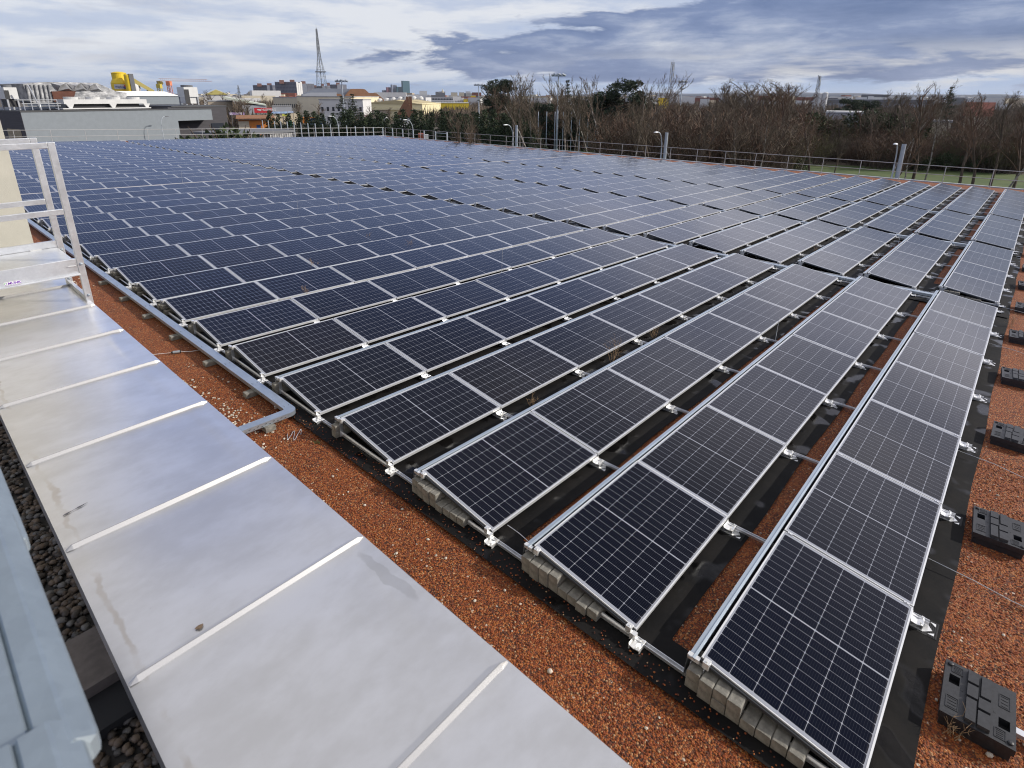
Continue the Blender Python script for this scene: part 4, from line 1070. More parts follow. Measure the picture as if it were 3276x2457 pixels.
lattice('lattice_mast', 'very tall dark lattice radio mast rising into the clouds', 1012, 92, 1100, [(0, 9.5), (0.42, 5.8), (0.62, 2.6), (1, 1.0)], 0.26, M_mast, deco_big, 'mast')
def deco_tel(t, H, hw):
    for k in range(7):
        a_ = k*2.3; z = H*(0.62+0.055*k); mb = MB(); mb.box(1.0, 1.35, -.35, .35, z, z+2.2)
        mb.build('antenna', M_mastl, t, Matrix.Rotation(a_, 4, 'Z'))
    mb = MB(); mb.tube((0, 0, H*.97), (0, 0, H*1.05), .08, n=6); mb.build('top_rod', M_mast, t)
lattice('telecom_tower', 'grey lattice telecom tower with antennas behind the beige building', 2153, 200, 450, [(0, 1.5), (1, 0.8)], 0.09, M_mast, deco_tel)
lattice('telecom_tower', 'slim telecom mast beside the white silos on the right skyline', 2623, 244, 520, [(0, 1.5), (1, 0.7)], 0.10, M_mast, deco_tel)
def deco_pyl(t, H, hw):
    for f, wd in ((0.62, 9), (0.80, 7)):
        mb = MB(); mb.tube((-wd, wd*.3, H*f), (wd, -wd*.3, H*f), .28, n=4); mb.tube((-wd, wd*.3, H*f), (0, 0, H*f+2), .2, n=4); mb.tube((wd, -wd*.3, H*f), (0, 0, H*f+2), .2, n=4); mb.build('cross_arm', M_mast, t)
lattice('power_pylon', 'distant power pylon left of the tower blocks', 761, 273, 850, [(0, 3.2), (0.55, 1.2), (1, 0.3)], 0.22, M_mast, deco_pyl, 'pylon')
def crane(u, vt, D, jib, label, col):
    p = PD(u, vt, D); H = p.z-G; ang = math.atan2(_Rt.y, _Rt.x)
    mc = mat('crane_paint', col, 0.6)
    t = thing('tower_crane', label, 'crane', Tr(p.x, p.y, G) @ Matrix.Rotation(ang, 4, 'Z'))
    mb = MB(); [mb.tube((sx_*.9, sy_*.9, 0), (sx_*.9, sy_*.9, H), .2, n=4) for sx_, sy_ in ((1, 1), (-1, 1), (1, -1), (-1, -1))]
    for k in range(20): mb.tube((-.9, -.9, H*k/20), (.9, -.9, H*(k+1)/20), .13, n=3)
    mb.build('tower', mc, t)
    mb = MB(); mb.tube((-jib*.22, 0, H), (jib, 0, H), .15, n=4); mb.tube((-jib*.22, 0, H+1.3), (jib*.9, 0, H+1.0), .10, n=4)
    for k in range(24): mb.tube((-jib*.2+jib*1.1*k/24, 0, H), (-jib*.2+jib*1.1*(k+.5)/24, 0, H+1.2), .06, n=3)
    mb.build('jib', mc, t)
    mb = MB(); mb.box(-jib*.26, -jib*.17, -1, 1, H-2.2, H); mb.build('counterweight', M_concrete, t)
    mb = MB(); mb.box(-1.2, 1.2, -1.2, 1.2, H-2.6, H-.2); mb.build('cab', mc, t)
crane(539, 259, 420, 26, 'pale orange tower crane far behind the grey building', (0.70, 0.24, 0.12))
crane(508, 268, 420, 3, 'small yellow crane tower between silo conveyor and orange crane', (0.55, 0.45, 0.08))

# ------------------------------------------------------------------ generic building on a surveyed footprint
def glassy(name, col, rough=0.2):
    return mat(name, col, rough, 0.0, spec=0.6)
M_win = glassy('window_glass', (0.03, 0.035, 0.045))
M_roofg = mat('flat_roof_grey', (0.30, 0.30, 0.30), 0.9, var=0.12, scale=0.3)
def site(u0, u1, D0, D1=None):
    D1 = D1 or D0
    a_, b_ = PD(u0, 320, D0), PD(u1, 320, D1); d = Vector((b_.x-a_.x, b_.y-a_.y, 0)); L = d.length; d.normalize()
    n_ = Vector((-d.y, d.x, 0))
    if n_.dot(Vector((a_.x-CAM.x, a_.y-CAM.y, 0))) < 0: n_ = -n_
    M_ = Matrix(((d.x, n_.x, 0, a_.x), (d.y, n_.y, 0, a_.y), (0, 0, 1, G), (0, 0, 0, 1)))
    return M_, L
def htop(u, v, D): return PD(u, v, D).z-G
def building(name, label, u0, u1, vt, D, depth, mt, D1=None, rows=0, cols=0, z0=None, z1=None, ww=0.5, wh=0.5, cat='building', roof=None, roofm=None, vt_is_h=False, group=None, x0=0, winm=None):
    M_, L = site(u0, u1, D, D1); H = vt if vt_is_h else htop((u0+u1)/2, vt, (D+(D1 or D))/2)
    t = thing(name, label, cat, M_, group)
    mb = MB(); mb.box(0, L, 0, depth, 0, H); mb.build('wall', mt, t)
    if roof == 'flat':
        mb = MB(); mb.box(-.15, L+.15, -.15, depth+.15, H, H+.35); mb.build('roof', roofm or M_roofg, t)
    elif roof == 'gable_x':      # ridge along the front
        rh = depth*.30; mb = MB(); mb.prism([(-.4, H), (depth/2, H+rh), (depth+.4, H)], -.4, L+.4, 'x'); mb.build('roof', roofm or M_roofg, t)
    elif roof == 'gable_y':
        rh = L*.22; mb = MB(); mb.prism([(-.4, H), (L/2, H+rh), (L+.4, H)], -.2, depth+.2, 'y'); mb.build('roof', roofm or M_roofg, t)
    elif roof == 'hip':
        rh = min(L, depth)*.42; mb = MB(); e = .5; c = L*.5
        P = [(-e, -e, H), (L+e, -e, H), (L+e, depth+e, H), (-e, depth+e, H), (min(c, depth/2), depth/2, H+rh), (max(L-depth/2, c), depth/2, H+rh)]
        mb.v = P; [mb.face(f_) for f_ in ((0, 1, 5, 4), (1, 2, 5), (2, 3, 4, 5), (3, 0, 4), (3, 2, 1, 0))]; mb.build('roof', roofm or M_roofg, t)
    if rows and cols:
        z0 = H*.25 if z0 is None else z0; z1 = H*.9 if z1 is None else z1
        px_, pz_ = (L-x0)/cols, (z1-z0)/rows; wm = None
        wmb = MB(); wmb.box(-px_*ww/2, px_*ww/2, -.06, .02, -pz_*wh/2, pz_*wh/2); wm = wmb.mesh('window', winm or M_win)
        for r_ in range(rows):
            for c_ in range(cols): link('window', wm, t, Tr(x0+px_*(c_+.5), 0, z0+pz_*(r_+.5)))
    return t, M_, L, H
c_cream = mat('cream_wall', (0.66, 0.58, 0.42), 0.9, var=.05, scale=.3)
c_beige = mat('beige_wall', (0.55, 0.49, 0.37), 0.9, var=.06, scale=.3)
c_white = mat('white_wall', (0.60, 0.595, 0.58), 0.9, var=.04, scale=.3)
c_tan = mat('tan_concrete_wall', (0.42, 0.35, 0.26), 0.9, var=.1, scale=.3)
c_yell = mat('pale_yellow_hall', (0.70, 0.62, 0.38), 0.85, var=.04, scale=.3)
c_grey = mat('grey_wall', (0.36, 0.37, 0.39), 0.9, var=.08, scale=.3)
c_dgrey = mat('dark_grey_wall', (0.14, 0.145, 0.155), 0.9, var=.1, scale=.3)
c_yel = mat('bright_yellow_cladding', (0.75, 0.55, 0.03), 0.7)
c_red = mat('red_sign_paint', (0.50, 0.02, 0.03), 0.6)
c_brown = mat('brown_roof_tile', (0.15, 0.075, 0.045), 0.85, var=.2, scale=2)
c_redroof = mat('red_brown_roof', (0.20, 0.065, 0.045), 0.85, var=.2, scale=2)
c_orange = mat('orange_panel', (0.58, 0.20, 0.03), 0.7, var=.08, scale=1)
c_blue = mat('blue_container', (0.02, 0.07, 0.20), 0.6)
c_pgreen = mat('pale_green_roof', (0.50, 0.53, 0.44), 0.8, var=.06, scale=.3)

# ---- the large grey building on the left, with its roof plant
A_, B_ = PZ(66, 359, 1.5), PZ(677, 349, 1.5)
dW = Vector((B_.x-A_.x, B_.y-A_.y, 0)); dW.normalize(); nW = Vector((-dW.y, dW.x, 0))
if nW.dot(A_-CAM) < 0: nW = -nW
MW = Matrix(((dW.x, nW.x, 0, A_.x), (dW.y, nW.y, 0, A_.y), (0, 0, 1, 0), (0, 0, 0, 1)))
def WP(u, v, off=0.0):
    """local (x, z) on the wall plane, or a plane `off` metres behind it"""
    d = ray(u, v); o = A_+nW*off; s_ = (o-CAM).dot(nW)/d.dot(nW); p = CAM+d*s_
    return (p-A_).dot(dW), p.z
M_brick = mat('charcoal_brick', (0.055, 0.052, 0.058), 0.8, var=.15, scale=1.5, stretch=(0.3, 0.3, 6))
M_wood = mat('slatted_gate_wood', (0.42, 0.36, 0.25), 0.8, var=.1, scale=2)
t = thing('grey_building', 'large pale grey flat-roofed building with charcoal brick ends, left background', 'building', MW)
xr, zr = WP(681, 383); xo, zo = WP(583, 448)
xg = WP(572, 400)[0]
mb = MB(); mb.box(0.0, xg, 0, 14, G, 1.5); mb.box(xg, xr, 0, 2.5, zr, 1.5)
mb.build('wall', M_grey, t)
mb = MB(); mb.box(-.1, xr+.1, -.08, .35, 1.5, 1.68); mb.box(-.1, .3, .36, 40, 1.5, 1.68); mb.box(0.3, xg, .36, 40, 1.38, 1.52); mb.build('roof_edge', mat('dark_roof_edge', (0.05, 0.052, 0.055), 0.6), t)
xb0, _ = WP(548, 345, 2.6); xb1, zb1 = WP(722, 341, 2.6); 
mb = MB(); mb.box(xg+.02, xb1, 2.6, 22, G, zb1); mb.build('brick_wing', M_brick, t)
mb = MB(); mb.box(xb0, xb1+.1, 2.5, 22.1, zb1, zb1+.22); mb.build('roof_edge', bpy.data.materials['dark_roof_edge'], t)
mb = MB(); mb.box(-.05, -0.001, -0.0, 40, G, 1.49); mb.build('side_wall', M_brick, t)
x_, z_ = WP(697, 408, 2.6); mb = MB(); mb.box(x_-1.2, x_+1.2, 2.5, 2.61, z_-1.0, z_+.8); mb.build('window', M_win, t)
mb = MB()
for k in range(14): mb.box(-.14, -.055, 1.5+.35*k, 1.68+.35*k, G, -0.9)
mb.build('slatted_gate', M_wood, t)
c_pln = mat('white_roof_plant', (0.58, 0.58, 0.565), 0.5, var=.05, scale=1); c_dk = mat('dark_plant_interior', (0.03, 0.03, 0.032), 0.7)
def foil():
    mt = bpy.data.materials.new('silver_foil_insulation'); mt.use_nodes = True; t_ = NT(mt.node_tree); b = t_.n['Principled BSDF']
    v = t_.new('ShaderNodeTexCoord').outputs['Object']; n_ = t_.noise(v, .9, 6, .65)
    t_.l.new(t_.mix(t_.step(n_, .35, .65), (.20, .205, .215), (.50, .50, .495)), b.inputs['Base Color']); b.inputs['Metallic'].default_value = .5; b.inputs['Roughness'].default_value = .38
    bn = t_.new('ShaderNodeBump'); bn.inputs['Strength'].default_value = .4; bn.inputs['Distance'].default_value = .12
    t_.l.new(t_.noise(v, 1.6, 3), bn.inputs['Height']); t_.l.new(bn.outputs[0], b.inputs['Normal']); return mt
M_foil = foil()
# long condenser unit with four fans
OF = 5.0
x0_, zt = WP(202, 318, OF); x1_, _ = WP(468, 318, OF); _, zb_ = WP(330, 348, OF); _, zc_ = WP(330, 332, OF)
t = thing('condenser_unit', 'long white rooftop condenser with four round fans on tapered legs', 'rooftop unit', MW @ Tr(x0_, OF, 1.68))
Lc = x1_-x0_; hz = zt-1.68; hc = zc_-1.68
mb = MB(); mb.box(0, Lc, 0, 2.2, hc, hz); mb.build('casing', c_pln, t)
mb = MB(); mb.box(-.4, Lc+.4, -.3, 2.4, 0.02, 0.18); mb.build('base_frame', c_pln, t)
for f_ in (0.02, 0.52, 0.95): mb = MB(); mb.prism([(Lc*f_+.35, .18), (Lc*f_+.75, .18), (Lc*f_+1.1, hc), (Lc*f_, hc)], 0, .3, 'y'); mb.build('leg', c_pln, t)
mb = MB(); mb.box(.9, Lc-1.0, .7, 1.9, .2, hc-.02); mb.build('coil_bank', c_dk, t)
for f_ in (.12, .37, .62, .87): mb = MB(); mb.lathe([(.95, hz), (1.0, hz+.35), (.85, hz+.37), (.8, hz+.1)], 20, (Lc*f_, 1.1, 0)); mb.build('fan', c_pln, t)
# foil wrapped duct housing
OF = 9.0
def WPo(u, v): return WP(u, v, OF)
t = thing('duct_housing', 'bulky silver foil wrapped duct housing with a dark brown opening, on the grey roof', 'rooftop unit', MW @ Tr(0, OF, 0))
outl = [(72, 268), (145, 262), (310, 265), (372, 292), (405, 297), (405, 320), (300, 322), (118, 330), (96, 325)]
pts = [WPo(*q) for q in outl]
mb = MB(); mb.prism(pts, 0, 9, 'y'); mb.build('foil_casing', M_foil, t)
ang_ = [(160, 265), (185, 292), (210, 265), (235, 292), (258, 266), (282, 291), (305, 266), (330, 293)]
mb = MB()
for k in range(len(ang_)-2):
    P3 = [WPo(*ang_[k+j]) for j in range(3)]; cx_ = sum(q[0] for q in P3)/3; cz_ = sum(q[1] for q in P3)/3
    b = len(mb.v); mb.v += [(x, -.003, z) for x, z in P3] + [(cx_, -.9, cz_)]
    for f_ in ((0, 1, 3), (1, 2, 3), (2, 0, 3)): mb.face([b+q for q in f_])
mb.build('faceted_wrap', mat('bright_foil', (.46, .46, .465), .36, .5, var=.2, scale=1.5), t)
mb = MB(); p4 = [WPo(*q) for q in ((163, 292), (240, 292), (232, 322), (172, 326))]; mb.prism(p4, -.25, -.004, 'y'); mb.build('opening', mat('rusty_brown_panel', (0.10, 0.035, 0.02), .8, var=.2, scale=1), t)
mb = MB()
for u in (76, 90, 103, 118, 132, 146): a_, b_ = WPo(u+6, 272), WPo(u+16, 322); mb.tube((a_[0], -.12, a_[1]), (b_[0], -.12, b_[1]), .10, n=5)
mb.build('ribs', c_dgrey, t)
def ac_unit(u0, u1, v0, v1, off, label, flip=False):
    x0_, zt = WP(u0, v0, off); x1_, zb_ = WP(u1, v1, off); zt -= .3
    t = thing('cooling_unit', label, 'rooftop unit', MW @ Tr(x0_, off, 0)); L = x1_-x0_; hm = zb_+(zt-zb_)*.48
    mb = MB(); mb.box(0, L, 0, 2.4, hm, zt); mb.build('casing', c_pln, t)
    mb = MB(); mb.box(-.06, L*.33, -.05, -.001, hm-(0 if not flip else 1.2), zt-.4); mb.build('coil', c_dk, t)
    mb = MB(); mb.lathe([(L*.40, zt), (L*.40, zt+.35), (L*.34, zt+.37)], 20, (L/2, 1.2, 0)); mb.build('fan', c_dgrey, t)
    mb = MB(); mb.box(.1, L*.95, .3, 2.0, zb_+(zt-zb_)*.12, hm-.05); mb.build('lower_compartment', c_pln if flip else c_dk, t)
    for x in (.05, L-.25):
        for y in (.05, 2.2): mb = MB(); mb.box(x, x+.2, y, y+.2, 1.7, hm); mb.build('leg', c_grey, t)
ac_unit(8, 70, 272, 350, 4, 'white rooftop cooling unit with open lower half, farthest left')
ac_unit(586, 640, 273, 338, 9, 'white rooftop cooling unit with dark coil, right end of the roof', True)
mb = MB(); x0_, z0_ = WP(440, 307, 22); x1_, z1_ = WP(582, 307, 22)
t = thing('rear_hall', 'grey hall with bright white roof edge behind the condenser', 'building', MW @ Tr(x0_-14, 22, 0))
mb.box(0, x1_-x0_+14, 0, 12, G, z0_); mb.build('wall', M_grey, t); zt = WP(480, 292, 22)[1]
mb = MB(); mb.prism([(0.02, z0_), (x1_-x0_+13.5, z0_+.02), (x1_-x0_+10.5, zt), (0.02, zt)], -.2, 12.2, 'y'); mb.build('roof', mat('white_roof_membrane', (.82, .82, .82), .7), t)
t = thing('pipework', 'teal and silver pipes and handrails along the grey roof edge', 'pipes', MW @ Tr(0, 1.6, 1.7))
for k, (ua, ub, dz_) in enumerate(((75, 200, .9), (85, 200, .55), (60, 195, 1.4))):
    mb = MB(); mb.tube((WP(ua, 350, 1.6)[0], .3*k, dz_), (WP(ub, 350, 1.6)[0], .3*k, dz_), .07, n=6); mb.build('pipe', M_galvw, t)
for k, u in enumerate((80, 105, 133, 160, 188)): x = WP(u, 350, 1.6)[0]; mb = MB(); mb.tube((x, 0, 0), (x, 0, 1.5), .06, n=6); mb.build('post', M_galvw, t)
xa_ = WP(133, 350, 1.6)[0]; mb = MB(); mb.tube((xa_, .1, 0), (xa_-.9, .1, 3.4), .11, n=6); mb.build('vent_pipe', M_galvw, t)
# lamp in front of the wall; the sun throws its shadow on the render
p = CAM + ray(511, 372)*(((A_-nW*2.6)-CAM).dot(nW)/ray(511, 372).dot(nW))
street_lamp(p.x, p.y, p.z, 'dark curved street lamp casting its shadow on the grey wall', (dW.x, dW.y), 0.9, c_dgrey)

# ---- yellow silos
def silo(u0, u1, vt, D, prof, label, mt, name='silo', H_=None):
    p = PD((u0+u1)/2, vt, D); dep = PIX(p)[2]; r = (u1-u0)/2/FPX*dep; H = p.z-G
    t = thing(name, label, 'silo', Tr(p.x, p.y, G)); mb = MB(); mb.lathe([(r*a_, H*b_) for a_, b_ in prof], 28); mb.build('body', mt, t, smooth=False); return t, r, H
M_sy = mat('silo_yellow', (0.74, 0.52, 0.02), 0.5, var=.05, scale=.4)
t, r_, H_ = silo(351, 405, 229, 230, [(1, 0), (1, .815), (.76, .88), (.76, .972), (.80, .974), (.80, .978), (.4, .996), (.05, 1)], 'big yellow silo with a white company sign', M_sy)
ang = math.atan2(CAM.y-t.location.y if False else (CAM.y-t.matrix_world.translation.y), CAM.x-t.matrix_world.translation.x)
sg = MB()
for k in range(8):
    a0, a1 = ang-.75+1.35*k/8, ang-.75+1.35*(k+1)/8; q = r_*1.012
    sg.poly([(q*math.cos(a0), q*math.sin(a0), H_*.71), (q*math.cos(a1), q*math.sin(a1), H_*.71), (q*math.cos(a1), q*math.sin(a1), H_*.79), (q*math.cos(a0), q*math.sin(a0), H_*.79)])
sgn = sg.build('sign', c_white, t)
def on_cyl(a_, z, r): 
    n_ = Vector((math.cos(a_), math.sin(a_), 0)); x_ = Vector((-n_.y, n_.x, 0))
    M_ = Matrix(((x_.x, 0, n_.x, n_.x*r), (x_.y, 0, n_.y, n_.y*r), (0, 1, 0, z), (0, 0, 0, 1))); return M_
M_nav = mat('sign_navy', (0.03, 0.06, 0.25), 0.6)
text('lettering', 'Wopfinger', H_*.045, M_nav, on_cyl(ang-.62, H_*.735, r_*1.06), sgn, ext=.02)
mb = MB(); mb.lathe([(H_*.022, 0), (H_*.022, .05)], 14); mb.build('emblem', mat('emblem_red', (.55, .03, .05), .6), sgn, on_cyl(ang+.42, H_*.76, r_*1.04))
mb = MB(); mb.lathe([(H_*.020, 0), (H_*.020, .05)], 14); mb.build('emblem', mat('emblem_blue', (.04, .12, .45), .6), sgn, on_cyl(ang+.34, H_*.737, r_*1.04))
t, r2, H2 = silo(396, 418, 238, 226, [(1, 0), (1, .98), (.9, 1)], 'narrow yellow silo column right of the big silo', M_sy)
mb = MB(); mb.box(-.6, .6, -.6, .6, H2*.3, H2*1.01); mb.build('ladder_shaft', c_dgrey, t, Tr(r2*_Rt.x*.9, r2*_Rt.y*.9, 0))
silo(410, 436, 250, 250, [(1, 0), (1, .80), (.75, .93), (.2, 1)], 'white domed silo tucked behind the conveyor', c_white)
a_, b_ = PD(418, 252, 228), PD(492, 294, 228); t = thing('conveyor', 'sloping yellow conveyor bridge running down from the silos', 'conveyor', Matrix())
mb = MB(); mb.tube(a_, b_, .9, .7, 4); mb.build('gallery', mat('conveyor_yellow', (.50, .42, .14), .7), t)
for f_ in (.35, .7): q = a_.lerp(b_, f_); mb = MB(); mb.tube((q.x, q.y, G), q, .25, n=4); mb.build('leg', M_mastl, t)

# ---- tower blocks
def grid_mat(name, wall, win, sx_, sz_, fx_=.75, fz_=.55, rough=.5):
    mt = bpy.data.materials.new(name); mt.use_nodes = True; t_ = NT(mt.node_tree); b = t_.n['Principled BSDF']; b.inputs['Roughness'].default_value = rough
    x, y, z = t_.sep(t_.new('ShaderNodeTexCoord').outputs['Object'])
    f1 = t_.m('LESS_THAN', t_.m('FRACT', t_.m('DIVIDE', t_.m('ADD', x, t_.m('MULTIPLY', y, 1.0)), sx_)), fx_); f2 = t_.m('LESS_THAN', t_.m('FRACT', t_.m('DIVIDE', z, sz_)), fz_)
    t_.l.new(t_.mix(t_.m('MULTIPLY', f1, f2), wall, win), b.inputs['Base Color']); return mt
M_tb = grid_mat('tower_block_facade', (0.15, 0.155, 0.18), (0.045, 0.05, 0.08), 3.6, 2.9, .8, .55)
M_core = mat('brown_lift_core', (0.20, 0.10, 0.08), .9)
def zx(a_): return 790+a_*.2598
def zy(a_): return 220+a_*.2598
ordw = ['leftmost', 'tallest and widest', 'third', 'fourth', 'rightmost']
for k, (x0, x1, wy0, top, cores, bot) in enumerate(((95, 385, 333, 200, ((150, 205, 180), (270, 328, 178)), 345), (368, 700, 628, 160, ((425, 483, 138), (553, 612, 135)), 340), (688, 812, 755, 183, ((690, 745, 153),), 300), (815, 1040, 990, 213, ((830, 875, 203), (928, 965, 185)), 260), (1040, 1222, 1178, 192, ((1000, 1040, 172), (1115, 1160, 170)), 250))):
    D = (1500, 1400, 1650, 1900, 1850)[k]
    M_, L = site(zx(x0), zx(wy0), D*1.02, D); H = htop(zx((x0+x1)/2), zy(top), D)
    t = thing('tower_block', f'{ordw[k]} of the dark tower blocks with white end walls on the skyline', 'tower block', M_, 'tower blocks on the left skyline')
    mb = MB(); mb.box(0, L, 0, 20, 0, H); mb.build('facade', M_tb, t)
    M2, L2 = site(zx(wy0), zx(x1), D, D*1.01); mb = MB()
    for q in range(3): mb.box(L2*q/3+.4, L2*(q+1)/3-.4, 0, 14, 0, H-(q % 2)*2)
    o = mb.build('end_wall', c_white, None); o.parent = t; o.matrix_world = M2
    for c0, c1_, cy in cores:
        Mc, Lc = site(zx(c0), zx(c1_), D*1.006); o = MB().box(0, Lc, 0, 10, H*.9, htop(zx(c0), zy(cy), D*1.006)).build('lift_core', M_core, None); o.parent = t; o.matrix_world = Mc

# ---- skyscrapers
for u0, u1, v, lab, c1_, c2_ in ((1229, 1243, 289, 'low dark tower left of the red tower', (.14, .14, .18), (.08, .09, .12)), (1242, 1257, 279.5, 'reddish tower beside the grey tower', (.28, .10, .12), (.20, .10, .13)), (1257, 1272, 271, 'grey slab tower between red and green towers', (.26, .28, .34), (.18, .20, .26)),
                               (1273, 1287, 278, 'small dark green glass tower', (.05, .12, .14), (.04, .09, .12)), (1291, 1313, 259, 'tallest dark green glass tower on the skyline', (.04, .10, .12), (.03, .07, .10))):
    building('skyscraper', lab, u0, u1, v, 3600, 10, grid_mat('high_rise_facade', c1_, c2_, 6, 4, .8, .6, .3), D1=3650, cat='skyscraper', roof='flat', group='high-rise towers on the skyline')

# ---- arched hall
t = thing('arched_hall', 'hall with stepped curved grey roofs and brown arched gable fronts', 'building', site(965, 1230, 480)[0]); Lh = site(965, 1230, 480)[1]
M_arch = mat('arched_roof_grey', (.25, .27, .31), .6, .2, var=.06, scale=.1); M_timb = mat('brown_gable_timber', (.33, .17, .09), .85, var=.15, scale=.2)
def arch(x0, x1, y0, y1, zb_, zt, nm, mt, n=12, flat=.35):
    pts = [(x0, 0)] + [(x0+(x1-x0)*k/n, zb_+(zt-zb_)*min(1, math.sin(math.pi*k/n)/math.sin(math.pi*flat/2+.3))) for k in range(n+1)] + [(x1, 0)]
    mb = MB(); mb.prism(pts, y0, y1, 'y'); mb.build(nm, mt, t)
hz_ = lambda v: htop(1100, v, 480)
arch(Lh*.50, Lh*.86, 0, 1.2, hz_(312), hz_(284), 'gable', M_timb); arch(Lh*.62, Lh*1.0, -6, -4.8, hz_(322), hz_(297), 'gable', M_timb)
arch(Lh*.36, Lh*.50, -1, .2, hz_(312), hz_(300), 'gable', M_timb)
mb = MB(); mb.prism([(0, 0), (0, hz_(303)), (Lh*.10, hz_(291)), (Lh*.18, hz_(283)), (Lh*.62, hz_(284)), (Lh*.62, 0)], 1.5, 40, 'y'); mb.build('roof', M_arch, t)
mb = MB(); mb.prism([(Lh*.0, 0), (Lh*.02, hz_(302)), (Lh*.12, hz_(297)), (Lh*.42, hz_(296)), (Lh*.42, 0)], -3, 1.3, 'y'); mb.build('roof', mat('arched_roof_pale', (.45, .47, .50), .5, .2), t)

# ---- middle distance buildings
building('office_building', 'long beige office block with one row of small windows, below the tower blocks', 874, 950, 313, 330, 20, c_beige, D1=322, rows=1, cols=12, z0=4.2, z1=8.2, ww=.45, wh=.45, roof='flat', cat='building')
building('office_building', 'cream windowless extension joining the beige office and the white block', 950, 1124, 310, 318, 26, c_cream, D1=300, roof='flat')
building('annex', 'low grey annex with dark glazing in front of the beige office', 868, 930, 341, 300, 8, c_grey, rows=1, cols=4, z0=.8, z1=4, ww=.6, wh=.7, roof='flat')
building('white_block', 'white three-storey block with paired windows behind the tall spruces', 1020, 1160, 320, 240, 16, c_white, D1=236, rows=2, cols=8, z0=1.2, z1=8.2, ww=.42, wh=.42, roof='flat')
t, M_, L, H = building('factory_hall', 'pale yellow factory hall with a row of domed skylights on its roof', 1160, 1350, 331, 300, 45, c_yell, D1=292, roof=None)
mb = MB(); mb.prism([(-.3, H), (L*.55, H+1.6), (L+.3, H-.4)], -.3, 46, 'y'); mb.build('roof', mat('hall_roof_ochre', (.48, .40, .22), .85), t)
for k in range(7): mb = MB(); mb.lathe([(1.5, 0), (1.4, .9), (.8, 1.5), (.1, 1.7)], 14); mb.build('skylight', c_white, t, Tr(2.5+(L-6)*k/6.5, 20, H+.6+.3*min(k, 4)))
mb = MB(); mb.box(0, L*.45, -.5, -.01, 0, H*.62); mb.build('lower_wall', c_tan, t)
mb = MB(); mb.box(0, L*.98, -1.2, -.51, H*.62, H*.68); mb.build('canopy', c_yell, t)
building('white_office', 'white office block with ribbon windows, far behind the conifers', 1380, 1449, 311, 520, 14, c_white, rows=3, cols=14, z0=2, z1=10, ww=.8, wh=.45, roof='flat')
for u0, u1, v, D, lab in ((1390, 1500, 330, 400, 'long low bright yellow store behind the conifers'), (1506, 1522, 306, 900, 'small yellow box building on the skyline left of the pine'), (1483, 1496, 317, 700, 'tiny yellow kiosk block behind the conifers'), (2056, 2088, 313, 620, 'yellow cladded hall behind the beige house'), (2106, 2140, 313, 640, 'yellow cladded hall left of the telecom tower')):
    building('yellow_store', lab, u0, u1, v, D, 14, c_yel, roof='flat', roofm=c_white, cat='building')
t, M_, L, H = building('apartment_house', 'peach coloured house with rows of tall windows and pale hip roof among trees', 2042, 2100, 331, 190, 10, mat('peach_wall', (.62, .42, .26), .9, var=.05, scale=.4), rows=3, cols=6, z0=1.5, z1=9, ww=.42, wh=.6, roof='hip', roofm=mat('pale_slate_roof', (.38, .37, .35), .8))
t, M_, L, H = building('gabled_house', 'house with steep dark brown tiled roof and chimneys behind the conifers', 1272, 1326, 375, 150, 8, c_white, roof=None)
mb = MB(); mb.prism([(-.8, H), (L*.45, H+4.2), (L+.6, H)], -.4, 8.4, 'y'); rf_ = mb.build('roof', c_brown, t)
for x in (.5, .68): mb = MB(); mb.box(L*x, L*x+.7, 2, 2.7, H+2, H+4.9); mb.build('chimney', c_brown, rf_)
t, M_, L, H = building('turret_house', 'white turret with pointed red-brown tiled roof beside the dark pine', 1562, 1592, 366, 160, 3, c_white, roof=None)
mb = MB(); mb.lathe([(L*.72, H-.2), (L*.45, H+1.0), (.05, H+3.3)], 12, (L/2, 1.3, 0)); mb.build('roof', c_redroof, t)
t, M_, L, H = building('gable_hall', 'white hall with olive yellow gable front on the left', 652, 738, 303, 400, 50, c_white, roof='gable_y', roofm=mat('hall_roof_pale', (.55, .57, .58), .8))
mb = MB(); mb.prism([(L*.06, H), (L*.5, H+L*.20), (L*.94, H)], -.5, -.21, 'y'); mb.build('gable', mat('olive_gable', (.50, .43, .14), .85), t)
building('concrete_shed', 'tan concrete shed below the white gable hall', 664, 742, 325, 260, 16, c_tan, roof='flat')
t, M_, L, H = building('sloping_hall', 'hall with pale green sloping roof left of the red sign', 772, 850, 336, 250, 30, c_grey, roof=None)
mb = MB(); mb.prism([(-6, H+2.2), (L, H-.3), (L, H+.05), (-6, H+3.0)], -.4, 30, 'y'); mb.build('roof', c_pgreen, t)
t, M_, L, H = building('timber_pavilion', 'low building with orange wall and brown timber eaves', 752, 866, 385, 190, 8, c_orange, roof=None)
mb = MB(); mb.prism([(-2.0, H+.5), (-2.0, H+.62), (8, H+1.25), (8, H+1.1)], -.5, L+.5, 'x'); mb.build('roof', mat('timber_eaves', (.26, .12, .05), .8, var=.2, scale=1), t)
mb = MB(); mb.box(0, L*.3, -.1, -.01, 0, H*.95); mb.build('pale_wall', c_beige, t)
mb = MB(); mb.box(L*.50, L*.62, -.1, -.01, 0.4, H*.7); mb.build('door', c_blue, t)
